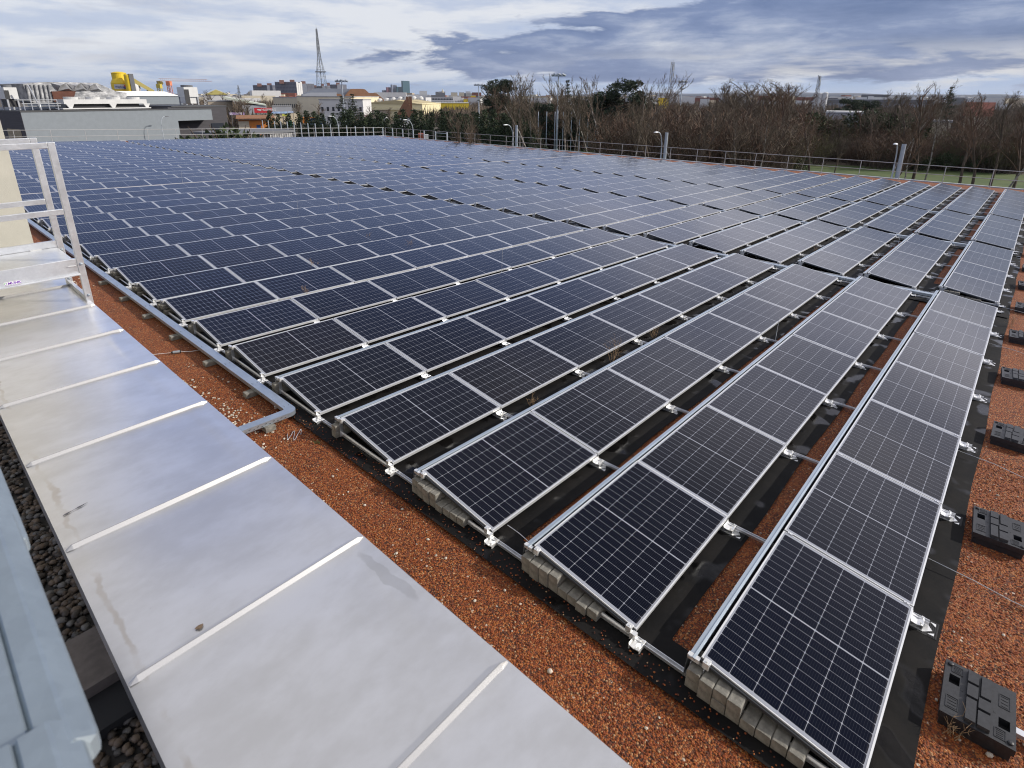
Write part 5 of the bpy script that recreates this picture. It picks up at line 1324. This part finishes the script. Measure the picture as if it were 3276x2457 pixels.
# red sign
M_, L = site(809, 867, 205); z0_, z1_ = htop(838, 361, 205), htop(838, 345, 205)
t = thing('red_sign', 'red rooftop sign with white capital letters', 'sign', M_)
mb = MB(); mb.box(0, L, 0, .3, z0_, z1_); sb = mb.build('board', c_red, t)
for f_ in (.15, .85): mb = MB(); mb.box(L*f_, L*f_+.2, .1, .3, 0, z0_); mb.build('leg', c_dgrey, t)
FX = Matrix(((1, 0, 0, 0), (0, 0, -1, 0), (0, 1, 0, 0), (0, 0, 0, 1)))
text('lettering', 'HLESBERG', (z1_-z0_)*.62, c_white, Tr(L*.40, -.02, z0_+(z1_-z0_)*.42) @ FX, sb, ext=.02, bold=.02)
mb = MB(); mb.prism([(L*.14, z0_+.9), (L*.36, z0_+.55), (L*.37, z0_+.85), (L*.36, z1_-.4), (L*.3, z0_+1.1), (L*.2, z1_-.35)], -.04, -.01, 'y'); mb.build('emblem', c_white, sb)
# banners, containers, small stuff
def panel_box(name, lab, cat, u0, u1, v0, v1, D, dep, mt, grp=None):
    M_, L = site(u0, u1, D); z1_, z0_ = htop((u0+u1)/2, v0, D), max(0, htop((u0+u1)/2, v1, D))
    t = thing(name, lab, cat, M_, grp); mb = MB(); mb.box(0, L, 0, dep, z0_, z1_); mb.build('body', mt, t)
    if dep > 1.5:
        mb = MB(); [mb.box(L*k/9, L*k/9+.12, -.05, -.001, z0_+.1, z1_-.1) for k in range(10)]; mb.build('ribs', mt, t)
        mb = MB(); mb.box(L*.4, L*.6, -.07, -.051, z0_+(z1_-z0_)*.35, z1_-.4); mb.build('logo_panel', c_white if mt is c_blue else mt, t)
    elif z0_ > 0.3:
        for f_ in (.1, .9): mb = MB(); mb.box(L*f_, L*f_+.12, .02, .12, 0, z0_); mb.build('leg', c_dgrey, t)
    return t
panel_box('container', 'orange steel container by the blue one', 'container', 961, 1006, 375, 394, 205, 2.4, c_orange, 'containers behind the fence')
panel_box('container', 'blue steel container overlapping the orange one', 'container', 981, 1012, 380, 398, 196, 2.4, c_blue, 'containers behind the fence')
panel_box('container', 'dark blue steel container right of the other containers', 'container', 1012, 1034, 381, 398, 202, 2.4, c_blue, 'containers behind the fence')
panel_box('banner', 'blue and white printed banner on the yard wall', 'banner', 864, 915, 357, 363, 203, .2, mat('banner_blue', (.35, .50, .78), .7, var=.4, scale=.6))
panel_box('banner', 'second pale blue banner on the yard wall, right of the first', 'banner', 917, 934, 355, 361, 203, .2, mat('banner_pale', (.45, .55, .75), .7, var=.4, scale=.6))
panel_box('banner', 'small yellow green banner on the yard wall', 'banner', 897, 916, 365, 372, 202, .2, mat('banner_green', (.50, .52, .08), .7, var=.3, scale=.8))
panel_box('yard_wall', 'cream yard wall below the banners', 'wall', 862, 955, 363, 400, 203.5, .3, c_cream)
M_graf = mat('graffiti_paint', (.62, .60, .58), .8, base2=(.50, .10, .08), scale=1.2, detail=2)
panel_box('graffiti_wall', 'wall with red and white graffiti below the yellow hall', 'wall', 1160, 1186, 367, 382, 190, .3, M_graf)
panel_box('graffiti_wall', 'wall with purple graffiti above the timber pavilion', 'wall', 728, 776, 360, 368, 215, .3, mat('graffiti_purple', (.62, .60, .62), .8, base2=(.28, .16, .38), scale=1.0, detail=2))
panel_box('green_bin', 'green skip standing behind the net posts', 'bin', 913, 926, 388, 402, 150, 1.4, mat('bin_green', (.03, .22, .12), .6))
p = PD(1234, 381, 128); mb = MB(); mb.lathe([(.05, -.5), (.32, -.4), (.5, 0), (.32, .4), (.05, .5)], 14)
t = thing('white_globe', 'white globe on a pole among the conifers', 'globe', Tr(p.x, p.y, p.z)); mb.build('globe', c_white, t, smooth=True); mb = MB(); mb.tube((0, 0, G-p.z), (0, 0, -.45), .06, n=6); mb.build('pole', c_dgrey, t)
M_, L = site(738, 935, 92, 100); H = htop(830, 421, 96)
t = thing('canopy', 'long low grey canopy roof behind the far railing', 'canopy', M_)
mb = MB(); mb.box(0, L*.98, 0, 9, H-.35, H); mb.build('roof', c_dgrey, t)
for k in range(24): mb = MB(); mb.box(L*k/24, L*k/24+.09, .1, .2, 0, H-.351); mb.build('post', c_dgrey, t)
mb = MB(); mb.box(L*.55, L*.96, .3, 1, 0, H-.36); mb.build('wall', c_white, t)
panel_box('brick_shed', 'small red brick shed by the sports field, just past the railing corner', 'shed', 1333, 1352, 428, 446, 92, 2.0, mat('red_brick', (.30, .09, .05), .9, var=.2, scale=2))
panel_box('white_bin', 'white bin beside the small brick shed', 'bin', 1353, 1366, 431, 446, 92, 1.2, c_white)
# right hand skyline
t, M_, L, H = building('stadium_hall', 'very long dark low hall with white rooftop units, right skyline', 2620, 2990, 319, 700, 40, c_dgrey, rows=1, cols=30, z0=2, z1=7, ww=.8, wh=.6, roof='flat', roofm=c_grey, winm=mat('hall_strip_glass', (.22, .24, .27), .4))
for x, w_, h_ in ((.24, .06, 2.5), (.33, .10, 2), (.44, .05, 3), (.55, .08, 2), (.62, .05, 3.2), (.80, .12, 2.2), (.86, .03, 4.2)): mb = MB(); mb.box(L*x, L*(x+w_), 5, 14, H+.36, H+.36+h_); mb.build('rooftop_unit', c_white, t)
for k, (u0, u1, v) in enumerate(((2604, 2616, 305), (2618, 2632, 297), (2634, 2650, 295))): silo(u0, u1, v, 560, [(1, 0), (1, .96), (.6, 1)], f'white concrete plant silo, {ORD[k+1]} from the left on the right skyline', c_white)
silo(2527, 2545, 307, 800, [(1, 0), (1, .75), (.8, .93), (.3, 1)], 'beige water tower with domed top on the right skyline', c_beige, 'water_tower')
t, M_, L, H = building('grey_house', 'pale grey flat villa half hidden by trees, right of the middle', 2650, 2768, 362, 150, 9, mat('villa_grey', (.42, .41, .42), .9, var=.05, scale=.4), rows=1, cols=3, z0=1, z1=4.5, ww=.4, wh=.5, roof='flat', roofm=c_white)
t, M_, L, H = building('red_roof_house', 'house with red-brown roof and pale end wall at the far right', 3101, 3182, 372, 155, 9, c_beige, rows=1, cols=4, z0=1, z1=4, ww=.35, wh=.5, roof='gable_x', roofm=c_redroof)
building('park_shed', 'pale low shed between the trees on the right', 3000, 3062, 392, 140, 5, c_beige, roof='flat')
# rubble mound with an arched opening
rr = random.Random(4); p = PD(2480, 520, 80); t = thing('rubble_mound', 'pale rubble stone mound with a dark opening at the lawn edge', 'mound', Tr(p.x, p.y, G))
mb = MB()
for _ in range(700):
    a_ = rr.uniform(0, 6.28); f_ = rr.random()**.5; r_ = 2.6*f_; z_ = 2.7*(1-f_**2.2)*rr.uniform(.75, 1)
    stone(mb, (r_*math.cos(a_)*1.25, r_*math.sin(a_), z_), rr.uniform(.14, .32), rr)
mb.build('stones', mat('rubble_stone', (.40, .33, .26), .95, var=.25, scale=3), t)
v_ = (CAM-p); v_.z = 0; v_.normalize(); mb = MB(); mb.lathe([(.75, 0), (.75, .8), (.4, 1.2), (.05, 1.25)], 12, (v_.x*2.2, v_.y*2.2, 0)); mb.build('opening', M_dark, t)
a_, b_ = PD(2505, 512, 78), PD(2540, 524, 78); mb = MB(); mb.tube((a_.x, a_.y, G+2.2), (b_.x, b_.y, G+.5), .12, n=6); tag(mb.build('plank', c_beige), 'pale plank leaning against the rubble mound', 'plank')

# ---- far city
rr = random.Random(21)
cm = [c_white, c_beige, c_grey, c_tan, c_redroof, c_dgrey]
mb = MB()
def citybox(mb, u, D, w_, h_, d_, mi):
    M_, L = site(u-w_/2/D*FPX, u+w_/2/D*FPX, D, D*rr.uniform(.99, 1.01)); mb.box(0, w_, 0, d_, 0, h_, mi, M_)
for _ in range(900):
    u = rr.uniform(560, 3500); D = rr.uniform(750, 3800)
    citybox(mb, u, D, rr.uniform(10, 45), rr.uniform(5, 11)*(1+.00012*D)*(1.0 if rr.random() < .85 else 1.5), rr.uniform(8, 20), rr.choices(range(6), (34, 18, 18, 10, 12, 8))[0])
tag(mb.build('distant_city', cm), 'hazy mass of small pale houses and blocks along the horizon', 'city', kind='stuff')
k = 0
for u0, u1, v, D, m_, lab in ((1343, 1367, 291, 2500, c_white, 'white block on the skyline right of the skyscrapers'), (1443, 1464, 296, 2000, c_beige, 'beige apartment slab behind the floodlight, left one'), (1469, 1486, 296, 2050, c_beige, 'beige apartment slab behind the floodlight, right one'), (1490, 1506, 293, 2300, c_white, 'pale block on the skyline left of the second floodlight mast'),
                            (1394, 1404, 294, 2600, c_dgrey, 'small dark tower on the skyline left of the church'), (1510, 1540, 296, 1500, c_redroof, 'low red block right on the skyline by the second floodlight'), (1800, 1860, 318, 560, c_white, 'white low hall glimpsed between bare trees'), (880, 905, 306, 1200, c_grey, 'grey block below the leftmost tower block'),
                            (1168, 1200, 301, 900, c_white, 'white hall roof right of the arched hall'), (1215, 1340, 303, 1100, c_white, 'long white hall below the skyscrapers'), (1236, 1330, 311, 700, c_grey, 'long grey hall behind the yellow factory'), (2240, 2270, 317, 600, c_white, 'white hall right of the second yellow hall'), (3190, 3240, 333, 600, c_white, 'white hall at the far right skyline'), (2780, 2820, 311, 900, c_white, 'white block above the long dark hall')):
    building('skyline_building', lab, u0, u1, v, D, 16, m_, roof='flat', rows=0)
t, M_, L, H = building('church', 'dark roofed church with a pale domed tower on the skyline', 1404, 1425, 298, 2400, 20, c_dgrey, roof='gable_x', roofm=c_dgrey)
mb = MB(); Ht = htop(1417, 287, 2400); mb.lathe([(4, 0), (4, Ht*.75), (5, Ht*.8), (2, Ht*.95), (.2, Ht*1.12)], 12, (L*.62, 6, 0)); mb.build('tower', c_beige, t)

# ================================================================== vegetation
def leafmat(name, a_, b_, rough=.8):
    return mat(name, a_, rough, base2=b_, scale=1.2, detail=5)
M_bark = mat('bare_bark', (0.085, 0.062, 0.045), .95, var=.3, scale=1.5)
M_birch = mat('birch_bark', (0.40, 0.36, 0.32), .9, base2=(0.10, 0.08, 0.07), scale=1.0, stretch=(1, 1, 3))
M_twig = mat('bare_twigs', (0.080, 0.059, 0.040), .95, base2=(0.15, 0.115, 0.080), scale=.6)
M_twigr = mat('reddish_twigs', (0.085, 0.050, 0.031), .95, base2=(0.145, 0.088, 0.056), scale=.6)
M_twigg = mat('olive_twigs', (0.085, 0.080, 0.030), .95, base2=(0.12, 0.105, 0.045), scale=.6)
M_con = leafmat('conifer_needles', (0.016, 0.030, 0.012), (0.040, 0.062, 0.022))
M_pine = leafmat('pine_needles', (0.012, 0.022, 0.012), (0.035, 0.052, 0.022))
M_bush = leafmat('evergreen_leaves', (0.020, 0.034, 0.010), (0.050, 0.068, 0.020))
def rib(mb, a_, b_, w_, rr):
    d = b_-a_; s_ = d.cross(Vector((rr.gauss(0, 1), rr.gauss(0, 1), rr.gauss(0, 1))))
    if s_.length < 1e-6: return
    s_ = s_.normalized()*w_/2; k = len(mb.v); mb.v += [tuple(a_-s_), tuple(a_+s_), tuple(b_)]; mb.face((k, k+1, k+2))
def bare(seed, H, spread=.45, trunkf=.32, limbs=8, up=.75, dens=1.0, r0=.16, multi=1):
    rr = random.Random(seed); tr = MB(); cr = MB()
    def grow(p, d, L, r, lev):
        n = 3 if lev < 3 else 2; pts = [p]; q = p
        for s_ in range(n):
            d = (d+Vector((rr.gauss(0, .13), rr.gauss(0, .13), rr.gauss(.05, .08)))).normalized(); q = q+d*(L/n); pts.append(q)
        if lev <= 1: (tr if lev == 0 else cr).path(pts, [r*(1-.65*k/n) for k in range(n+1)], 6 if lev == 0 else 4)
        elif lev == 2: cr.path(pts, [max(.010, r*.7*(1-.6*k/n)) for k in range(n+1)], 3)
        else:
            for a_, b_ in zip(pts, pts[1:]): rib(cr, a_, b_+(b_-a_)*.15, .034 if lev == 3 else .024, rr)
        if lev >= 5 or (lev == 4 and L < .35): return
        nc = {0: limbs, 1: 5, 2: 5, 3: 4, 4: 3}[lev]; nc = max(1, int(nc*dens+rr.random()))
        for c_ in range(nc):
            f_ = (trunkf+(1-trunkf)*(c_+rr.random())/nc) if lev == 0 else rr.uniform(.25, 1.0)
            i_ = min(n-1, int(f_*n)); o = pts[i_].lerp(pts[i_+1], f_*n-i_)
            a_ = rr.uniform(0, 6.28); sd = Vector((math.cos(a_), math.sin(a_), 0))
            nd = (d*up+sd*(spread*rr.uniform(.7, 1.5))+Vector((0, 0, .12))).normalized()
            grow(o, nd, L*rr.uniform(.34, .56)*(1-.55*f_ if lev == 0 else 1), r*.42, lev+1)
    for m_ in range(multi):
        a_ = rr.uniform(0, 6.28); off = Vector((math.cos(a_), math.sin(a_), 0))*(.35 if multi > 1 else 0)
        grow(off, (Vector((0, 0, 1))+off*rr.uniform(.1, .5)).normalized(), H*rr.uniform(.8, .98) if multi > 1 else H*.9, r0, 0)
    return tr, cr
def shrub(seed, H, W_):
    rr = random.Random(seed); st = MB(); cr = MB()
    for k in range(60):
        a_ = rr.uniform(0, 6.28); r_ = rr.uniform(0, W_*.35); p = Vector((r_*math.cos(a_), r_*math.sin(a_), 0)); d = Vector((math.cos(a_)*rr.uniform(.1, .55), math.sin(a_)*rr.uniform(.1, .55), 1)).normalized(); L = H*rr.uniform(.55, 1)
        q = p+d*L*.55; e = p+d*L+Vector((rr.gauss(0, .2), rr.gauss(0, .2), 0)); st.path([p, q, e], [.03, .018, .006], 3)
        for j in range(11):
            f_ = rr.uniform(.25, 1); b_ = p.lerp(e, f_); l_ = rr.uniform(.3, .9); c_ = b_+Vector((rr.gauss(0, .35), rr.gauss(0, .35), rr.uniform(.3, 1)))*l_; rib(cr, b_, c_, .035, rr)
            for _ in range(2): rib(cr, b_.lerp(c_, .5), b_.lerp(c_, .5)+Vector((rr.gauss(0, .25), rr.gauss(0, .25), rr.uniform(.1, .5))), .028, rr)
    return st, cr
def tuftcloud(mb, c, r, n, s_, rr, flat=.8, droop=0.0):
    for _ in range(n):
        while True:
            o = Vector((rr.uniform(-1, 1), rr.uniform(-1, 1), rr.uniform(-1, 1)))
            if .25 < o.length < 1: break
        p = Vector(c)+Vector((o.x*r, o.y*r, o.z*r*flat)); d = (o+Vector((0, 0, .2-droop))).normalized()
        a_ = d.orthogonal().normalized(); a_ = (a_*math.cos(rr.uniform(0, 6.28))+d.cross(a_)*math.sin(rr.uniform(0, 6.28)))
        k = len(mb.v); l_ = s_*rr.uniform(.6, 1.3); mb.v += [tuple(p-a_*l_*.42), tuple(p+a_*l_*.42), tuple(p+d*l_)]; mb.face((k, k+1, k+2))
def conifer(seed, H, W_, dens=1.0, ragged=.25, gap=False):
    rr = random.Random(seed); tr = MB(); cr = MB(); tr.path([(0, 0, 0), (0, 0, H*.5), (0, 0, H*.97)], [.14, .09, .02], 6)
    lv = int(H/(.62 if gap else .42))
    for k in range(lv):
        f_ = (k+.5)/lv; z = H*(.06+.94*f_); R_ = W_/2*((1-f_)**.75)*(1+rr.gauss(0, ragged*.4))+.06; nb_ = max(3, int((8 if gap else 9)*(1-f_*.5)))
        for b_ in range(nb_):
            a_ = rr.uniform(0, 6.28); l_ = R_*rr.uniform(.65, 1.15+ragged); steps = max(2, int(l_/.30))
            for s_ in range(steps):
                q = (s_+.6)/steps; p = (math.cos(a_)*l_*q, math.sin(a_)*l_*q, z+(.12*q-.28*q*q)*l_+(.25*l_*q*q if gap else 0))
                tuftcloud(cr, p, .24+.10*rr.random(), int(9*dens), .24, rr, .6)
            if gap: tr.tube((0, 0, z), (math.cos(a_)*l_*.9, math.sin(a_)*l_*.9, z+.02), .025, .008, 3, cap=False)
    return tr, cr
def pine(seed, H, W_, flat=.55):
    rr = random.Random(seed); tr = MB(); cr = MB(); tr.path([(0, 0, 0), (.15, .1, H*.45), (0, .2, H*.9)], [.24, .16, .05], 7)
    for k in range(46):
        a_ = rr.uniform(0, 6.28); f_ = rr.uniform(.30, .97); R_ = W_/2*math.sin(math.pi*min(1, (f_-.22)*1.05))**.6*rr.uniform(.35, 1.0)
        p0 = Vector((0, .1, H*f_*.92)); p1 = Vector((R_*math.cos(a_), R_*math.sin(a_), H*f_*.92+R_*.18)); tr.path([p0, (p0+p1)/2+Vector((0, 0, -.1)), p1], [.06, .04, .015], 4)
        for _ in range(4):
            c = p0.lerp(p1, rr.uniform(.55, 1.08))+Vector((rr.gauss(0, .35), rr.gauss(0, .35), rr.gauss(.15, .2))); tuftcloud(cr, c, rr.uniform(.5, .95), 85, .24, rr, flat)
    return tr, cr
def bush(seed, H, W_):
    rr = random.Random(seed); tr = MB(); cr = MB()
    for k in range(5): a_ = k*1.25; tr.path([(0, 0, 0), (math.cos(a_)*W_*.15, math.sin(a_)*W_*.15, H*.4), (math.cos(a_)*W_*.3, math.sin(a_)*W_*.3, H*.75)], [.06, .04, .01], 4)
    for k in range(26):
        a_ = rr.uniform(0, 6.28); q = rr.random()**.6; tuftcloud(cr, (math.cos(a_)*W_*.36*q, math.sin(a_)*W_*.36*q, H*rr.uniform(.25, .82)*(1-.3*q)), rr.uniform(.3, .55)*W_*.3, 70, .16, rr, .85)
    return tr, cr
def proto(fn, bark, leaf, n1='trunk', n2='crown'):
    tr, cr = fn; zm = sorted(q[2] for q in cr.v)[int(len(cr.v)*.975)]; return (tr.mesh(n1, bark), cr.mesh(n2, leaf), n1, n2, zm)
P_bare = [proto(bare(k+1, 10, spread=s_, limbs=l_, up=.8, dens=d_, r0=.17), M_bark, m_) for k, (s_, l_, d_, m_) in enumerate(((.5, 9, 1.0, M_twig), (.42, 8, 1.05, M_twig), (.6, 10, 1.0, M_twigr), (.38, 8, 1.0, M_twigr)))]
P_thin = [proto(bare(k+21, 10, spread=.34, trunkf=.42, limbs=9, up=1.0, dens=1.0, r0=.10), M_birch if k != 1 else M_bark, M_twig) for k in range(4)]
P_multi = [proto(bare(k+41, 10, spread=.32, trunkf=.35, limbs=5, up=.95, dens=.85, r0=.055, multi=3), M_birch if k == 0 else M_bark, M_twigr if k else M_twig) for k in range(3)]
P_round = [proto(bare(k+61, 10, spread=.75, trunkf=.25, limbs=12, up=.75, dens=1.12, r0=.22), M_bark, M_twig) for k in range(2)]
P_shr = [proto(shrub(k+81, 4, 4), M_bark, m_, 'stems', 'twigs') for k, m_ in enumerate((M_twigr, M_twig, M_twigr, M_twigg))]
P_con = [proto(conifer(k+101, 8, 4.8), M_bark, M_con) for k in range(4)]
P_spr = [proto(conifer(k+111, 12, 6.0, 1.0, .4, True), M_bark, M_pine) for k in range(2)]
P_pine = [proto(pine(k+121, 12, 9.5), M_bark, M_pine) for k in range(2)]
P_bush = [proto(bush(k+131, 3, 3.4), M_bark, M_bush) for k in range(2)]
LAND = [(0, 'the cooling unit'), (700, 'the grey building'), (830, 'the red sign'), (970, 'the blue container'), (1093, 'the first floodlight mast'), (1190, 'the yellow factory hall'), (1340, 'the lone white street lamp'), (1500, 'the second floodlight mast'), (1590, 'the pointed turret roof'),
        (1643, 'the left steel mast'), (1787, 'the tallest floodlight mast'), (1950, 'the round dark pine'), (2068, 'the peach house'), (2183, 'the telecom tower'), (2480, 'the rubble mound'), (2612, 'the white silos'), (2720, 'the pale grey villa'), (2829, 'the right steel mast'), (3000, 'the pale park shed'), (3140, 'the red-brown roofed house')]
used = {}
def plant(P, u, D, H, H0, name, kind, cat, grp, wob=1.0, seed=None, base=None):
    rr_ = random.Random(int(u*7+D*13)); p = PD(u, 400, D); s_ = H/P[4]
    M_ = Tr(p.x, p.y, G-.02) @ Matrix.Rotation(rr_.uniform(0, 6.28), 4, 'Z') @ Matrix.Diagonal((s_*wob, s_*wob, s_, 1))
    lm = min(LAND, key=lambda q: abs(q[0]-u)); side = 'left of' if u < lm[0] else 'right of'
    if abs(lm[0]-u) < 12: side = 'in line with'
    key = (kind, lm[1], side); used.setdefault(key, 0); used[key] += 1; n_ = used[key]
    depth_ = '' if n_ == 1 else ('another ' if n_ == 2 else f'{ORD[n_]} ')
    lab = f'{depth_}{kind} {side} {lm[1]}'
    t = thing(name, lab, cat, M_, grp); link(P[2], P[0], t); link(P[3], P[1], t); return t
def HT(u, v, D): return max(2.5, htop(u, v, D))
rr = random.Random(99)
todo = []
def add(P, u, v, D, H0, name, kind, cat, grp, wob=1.0): todo.append((u, P, D, HT(u, v, D), H0, name, kind, cat, grp, wob))
GB = 'bare winter trees beyond the roof'; GS = 'bare shrubs under the trees'; GC = 'row of dark conifers'
# conifer hedge
for k in range(30):
    u = 868+28.6*k+rr.uniform(-6, 6); f_ = k/29; D = 128-38*f_
    add(P_con[k % 4], u, 372+rr.uniform(-9, 9)+4*f_, D, 8, 'conifer', 'dark narrow conifer', 'tree', GC, rr.uniform(.9, 1.15))
for k in range(14):
    u = 1020+50*k+rr.uniform(-10, 10); add(P_con[k % 4], u, 372+rr.uniform(-6, 9), 140-28*k/14, 8, 'conifer', 'rear dark conifer', 'tree', GC, 1.1)
for u, v, D in ((1100, 322, 165), (1133, 316, 160)): add(P_spr[int(u) % 2], u, v, D, 12, 'spruce', 'tall layered spruce', 'tree', 'tall spruces')
add(P_pine[0], 1592, 262, 150, 12, 'pine', 'tall dark pine with uneven crown', 'tree', None, .85); add(P_spr[0], 1590, 275, 154, 12, 'pine', 'narrow dark spruce behind the pine', 'tree', None, .8)
add(P_pine[1], 1990, 266, 115, 12, 'pine', 'broad round-crowned dark pine', 'tree', None, 1.05); add(P_pine[0], 1925, 300, 118, 12, 'pine', 'lower dark pine', 'tree', None, .95)
add(P_spr[1], 1812, 280, 130, 12, 'pine', 'small pointed dark conifer', 'tree', None, .7); add(P_pine[1], 1850, 322, 125, 12, 'pine', 'dark green low pine', 'tree', None, .8)
add(P_pine[0], 1740, 335, 128, 12, 'pine', 'dark evergreen mass', 'tree', None, .8); add(P_spr[0], 3015, 300, 165, 12, 'spruce', 'dark spruce among bare crowns', 'tree', None, .8)
add(P_pine[1], 2700, 322, 165, 12, 'pine', 'dark evergreen below the long hall', 'tree', None, 1.0); add(P_pine[0], 2760, 325, 175, 12, 'pine', 'second dark evergreen below the long hall', 'tree', None, 1.0)
for u, v, D in ((2775, 362, 138), (2870, 372, 136), (2558, 490, 100), (2590, 372, 135), (2850, 480, 122), (2975, 520, 118), (3060, 495, 120), (3140, 505, 121), (710, 424, 84), (1182, 388, 118)):
    add(P_bush[int(u) % 2], u, v, D, 3, 'evergreen_bush', 'rounded evergreen bush', 'bush', 'evergreen bushes', 1.1)
# distant bare trees on the left
for u, v, D in ((690, 290, 300), (722, 296, 290), (775, 303, 200), (800, 318, 230), (700, 300, 320), (855, 300, 600), (1010, 330, 210), (965, 335, 215), (955, 325, 260), (1255, 345, 190), (1150, 345, 200), (1200, 340, 185), (925, 300, 500)):
    add(P_round[int(u) % 2], u, v, D, 10, 'bare_tree', 'distant bare tree', 'tree', GB)
# thin trees right behind the roof edge
for u, v, D in ((1510, 372, 66), (1560, 360, 63), (1587, 365, 72), (1640, 238, 84), (1668, 244, 88), (1700, 262, 92), (1722, 275, 76), (1765, 330, 70), (1800, 265, 86), (1838, 258, 90), (1880, 252, 84), (1905, 280, 74), (1950, 245, 88), (2000, 240, 92), (2035, 262, 70), (2060, 280, 78),
                (2120, 330, 70), (2180, 320, 66), (2215, 340, 72), (2290, 300, 78), (2370, 330, 74), (2445, 330, 70), (2590, 420, 88), (2620, 300, 92), (2700, 440, 92), (2875, 330, 86), (2890, 420, 80), (2935, 285, 96), (2960, 275, 90), (3000, 270, 98), (3120, 300, 92), (3165, 315, 86), (3220, 300, 94), (3262, 310, 88), (3300, 330, 92)):
    add(rr.choice(P_thin if u < 2500 else P_thin+P_bare), u, v, D, 10, 'bare_tree', rr.choice(('slender pale-barked bare tree', 'slender dark-barked bare tree') if False else ('slender bare tree',)), 'tree', GB)
# dense bare wood
for k in range(58):
    u = 1560+17.5*k+rr.uniform(-14, 14); D = rr.uniform(98, 145) if u > 1960 else rr.uniform(122, 150)
    top = 316 if u < 1950 else 325 if u < 2260 else 285
    if 2040 < u < 2110: top = 378
    if 2270 < u < 2540: top = 266
    add(rr.choice(P_round if 2250 < u < 2540 and rr.random() < .7 else P_bare), u, top+rr.choice((-34, -16, 0, 12, 30))+rr.uniform(-8, 8) if top > 300 and top < 370 else top+rr.uniform(-8, 24), D, 10, 'bare_tree', 'dense bare tree', 'tree', GB, rr.uniform(.95, 1.25))
for k in range(46):
    u = 2500+18*k+rr.uniform(-14, 14); D = rr.uniform(124, 175); top = 356+rr.choice((-40, -18, 0, 14, 26))+rr.uniform(-8, 8)
    if 2650 < u < 2770: top = 385; D = rr.uniform(124, 140)
    top -= 16
    add(rr.choice(P_bare), u, top, D, 10, 'bare_tree', 'dense bare tree', 'tree', GB, rr.uniform(1.0, 1.35))
for k in range(52):
    u = 1600+18*k+rr.uniform(-12, 12); D = rr.uniform(74, 104) if u > 1960 else rr.uniform(128, 142); add(rr.choice(P_shr), u, htop and 395+rr.uniform(-35, 40), D, 4, 'bare_shrub', 'tangled bare shrub', 'bush', GS, rr.uniform(.9, 1.2))
for k in range(64):
    u = 2480+13*k+rr.uniform(-10, 10); D = rr.uniform(118, 138); add(rr.choice(P_shr), u, 432+rr.uniform(-30, 45), D, 4, 'bare_shrub', 'tangled bare shrub', 'bush', GS, rr.uniform(1.0, 1.5))
todo.sort(key=lambda q: q[0])
for u, P, D, H, H0, name, kind, cat, grp, wob in todo: plant(P, u, D, H, H0, name, kind, cat, grp, wob)
# far woods
rr = random.Random(5); mb = MB()
for _ in range(5200):
    u = rr.uniform(560, 3500); D = 240+1500*rr.random()**1.6
    if D < 420 and 860 < u < 1360: continue
    p = PD(u, 400, D); h_ = rr.uniform(5, 9)
    for j in range(16):
        a_ = Vector((p.x+rr.gauss(0, 1.8), p.y+rr.gauss(0, 1.8), G+h_*rr.uniform(0, .4))); rib(mb, a_, a_+Vector((rr.gauss(0, 1.4), rr.gauss(0, 1.4), h_*rr.uniform(.3, .65))), rr.uniform(.35, .8), rr)
tag(mb.build('far_woods', [M_twig]), 'far brown leafless woods between the distant buildings', 'woods', kind='stuff')
mb = MB(); rr = random.Random(6)
for _ in range(2600):
    u = rr.uniform(1560, 3480); D = rr.uniform(150, 210) if u < 1960 else rr.uniform(110, 200) if u < 2400 else rr.uniform(140, 220)
    if 2030 < u < 2115 and D < 200: continue
    p = PD(u, 400, D); h_ = rr.uniform(3, 5.5)
    for j in range(26):
        a_ = Vector((p.x+rr.gauss(0, 1.3), p.y+rr.gauss(0, 1.3), G+h_*rr.uniform(0, .45))); rib(mb, a_, a_+Vector((rr.gauss(0, .8), rr.gauss(0, .8), h_*rr.uniform(.25, .55))), rr.uniform(.12, .3), rr)
tag(mb.build('undergrowth', [M_twig]), 'brown tangled undergrowth filling the wood behind the trees', 'undergrowth', kind='stuff')
# ------------------------------------------------------------------ thin winter haze
mt = bpy.data.materials.new('haze_air'); mt.use_nodes = True
t_ = NT(mt.node_tree); t_.n.clear(); pv_ = t_.new('ShaderNodeVolumePrincipled'); pv_.inputs['Density'].default_value = 0.000035
pv_.inputs['Color'].default_value = (0.86, 0.92, 1.0, 1); pv_.inputs['Anisotropy'].default_value = 0.25
oo = t_.new('ShaderNodeOutputMaterial'); t_.l.new(pv_.outputs[0], oo.inputs['Volume'])
mb = MB(); mb.box(-14500, 14500, -14500, 14500, G-1.5, 175)
hz_o = mb.build('haze', mt); tag(hz_o, 'thin winter haze over the city', 'haze', kind='stuff')
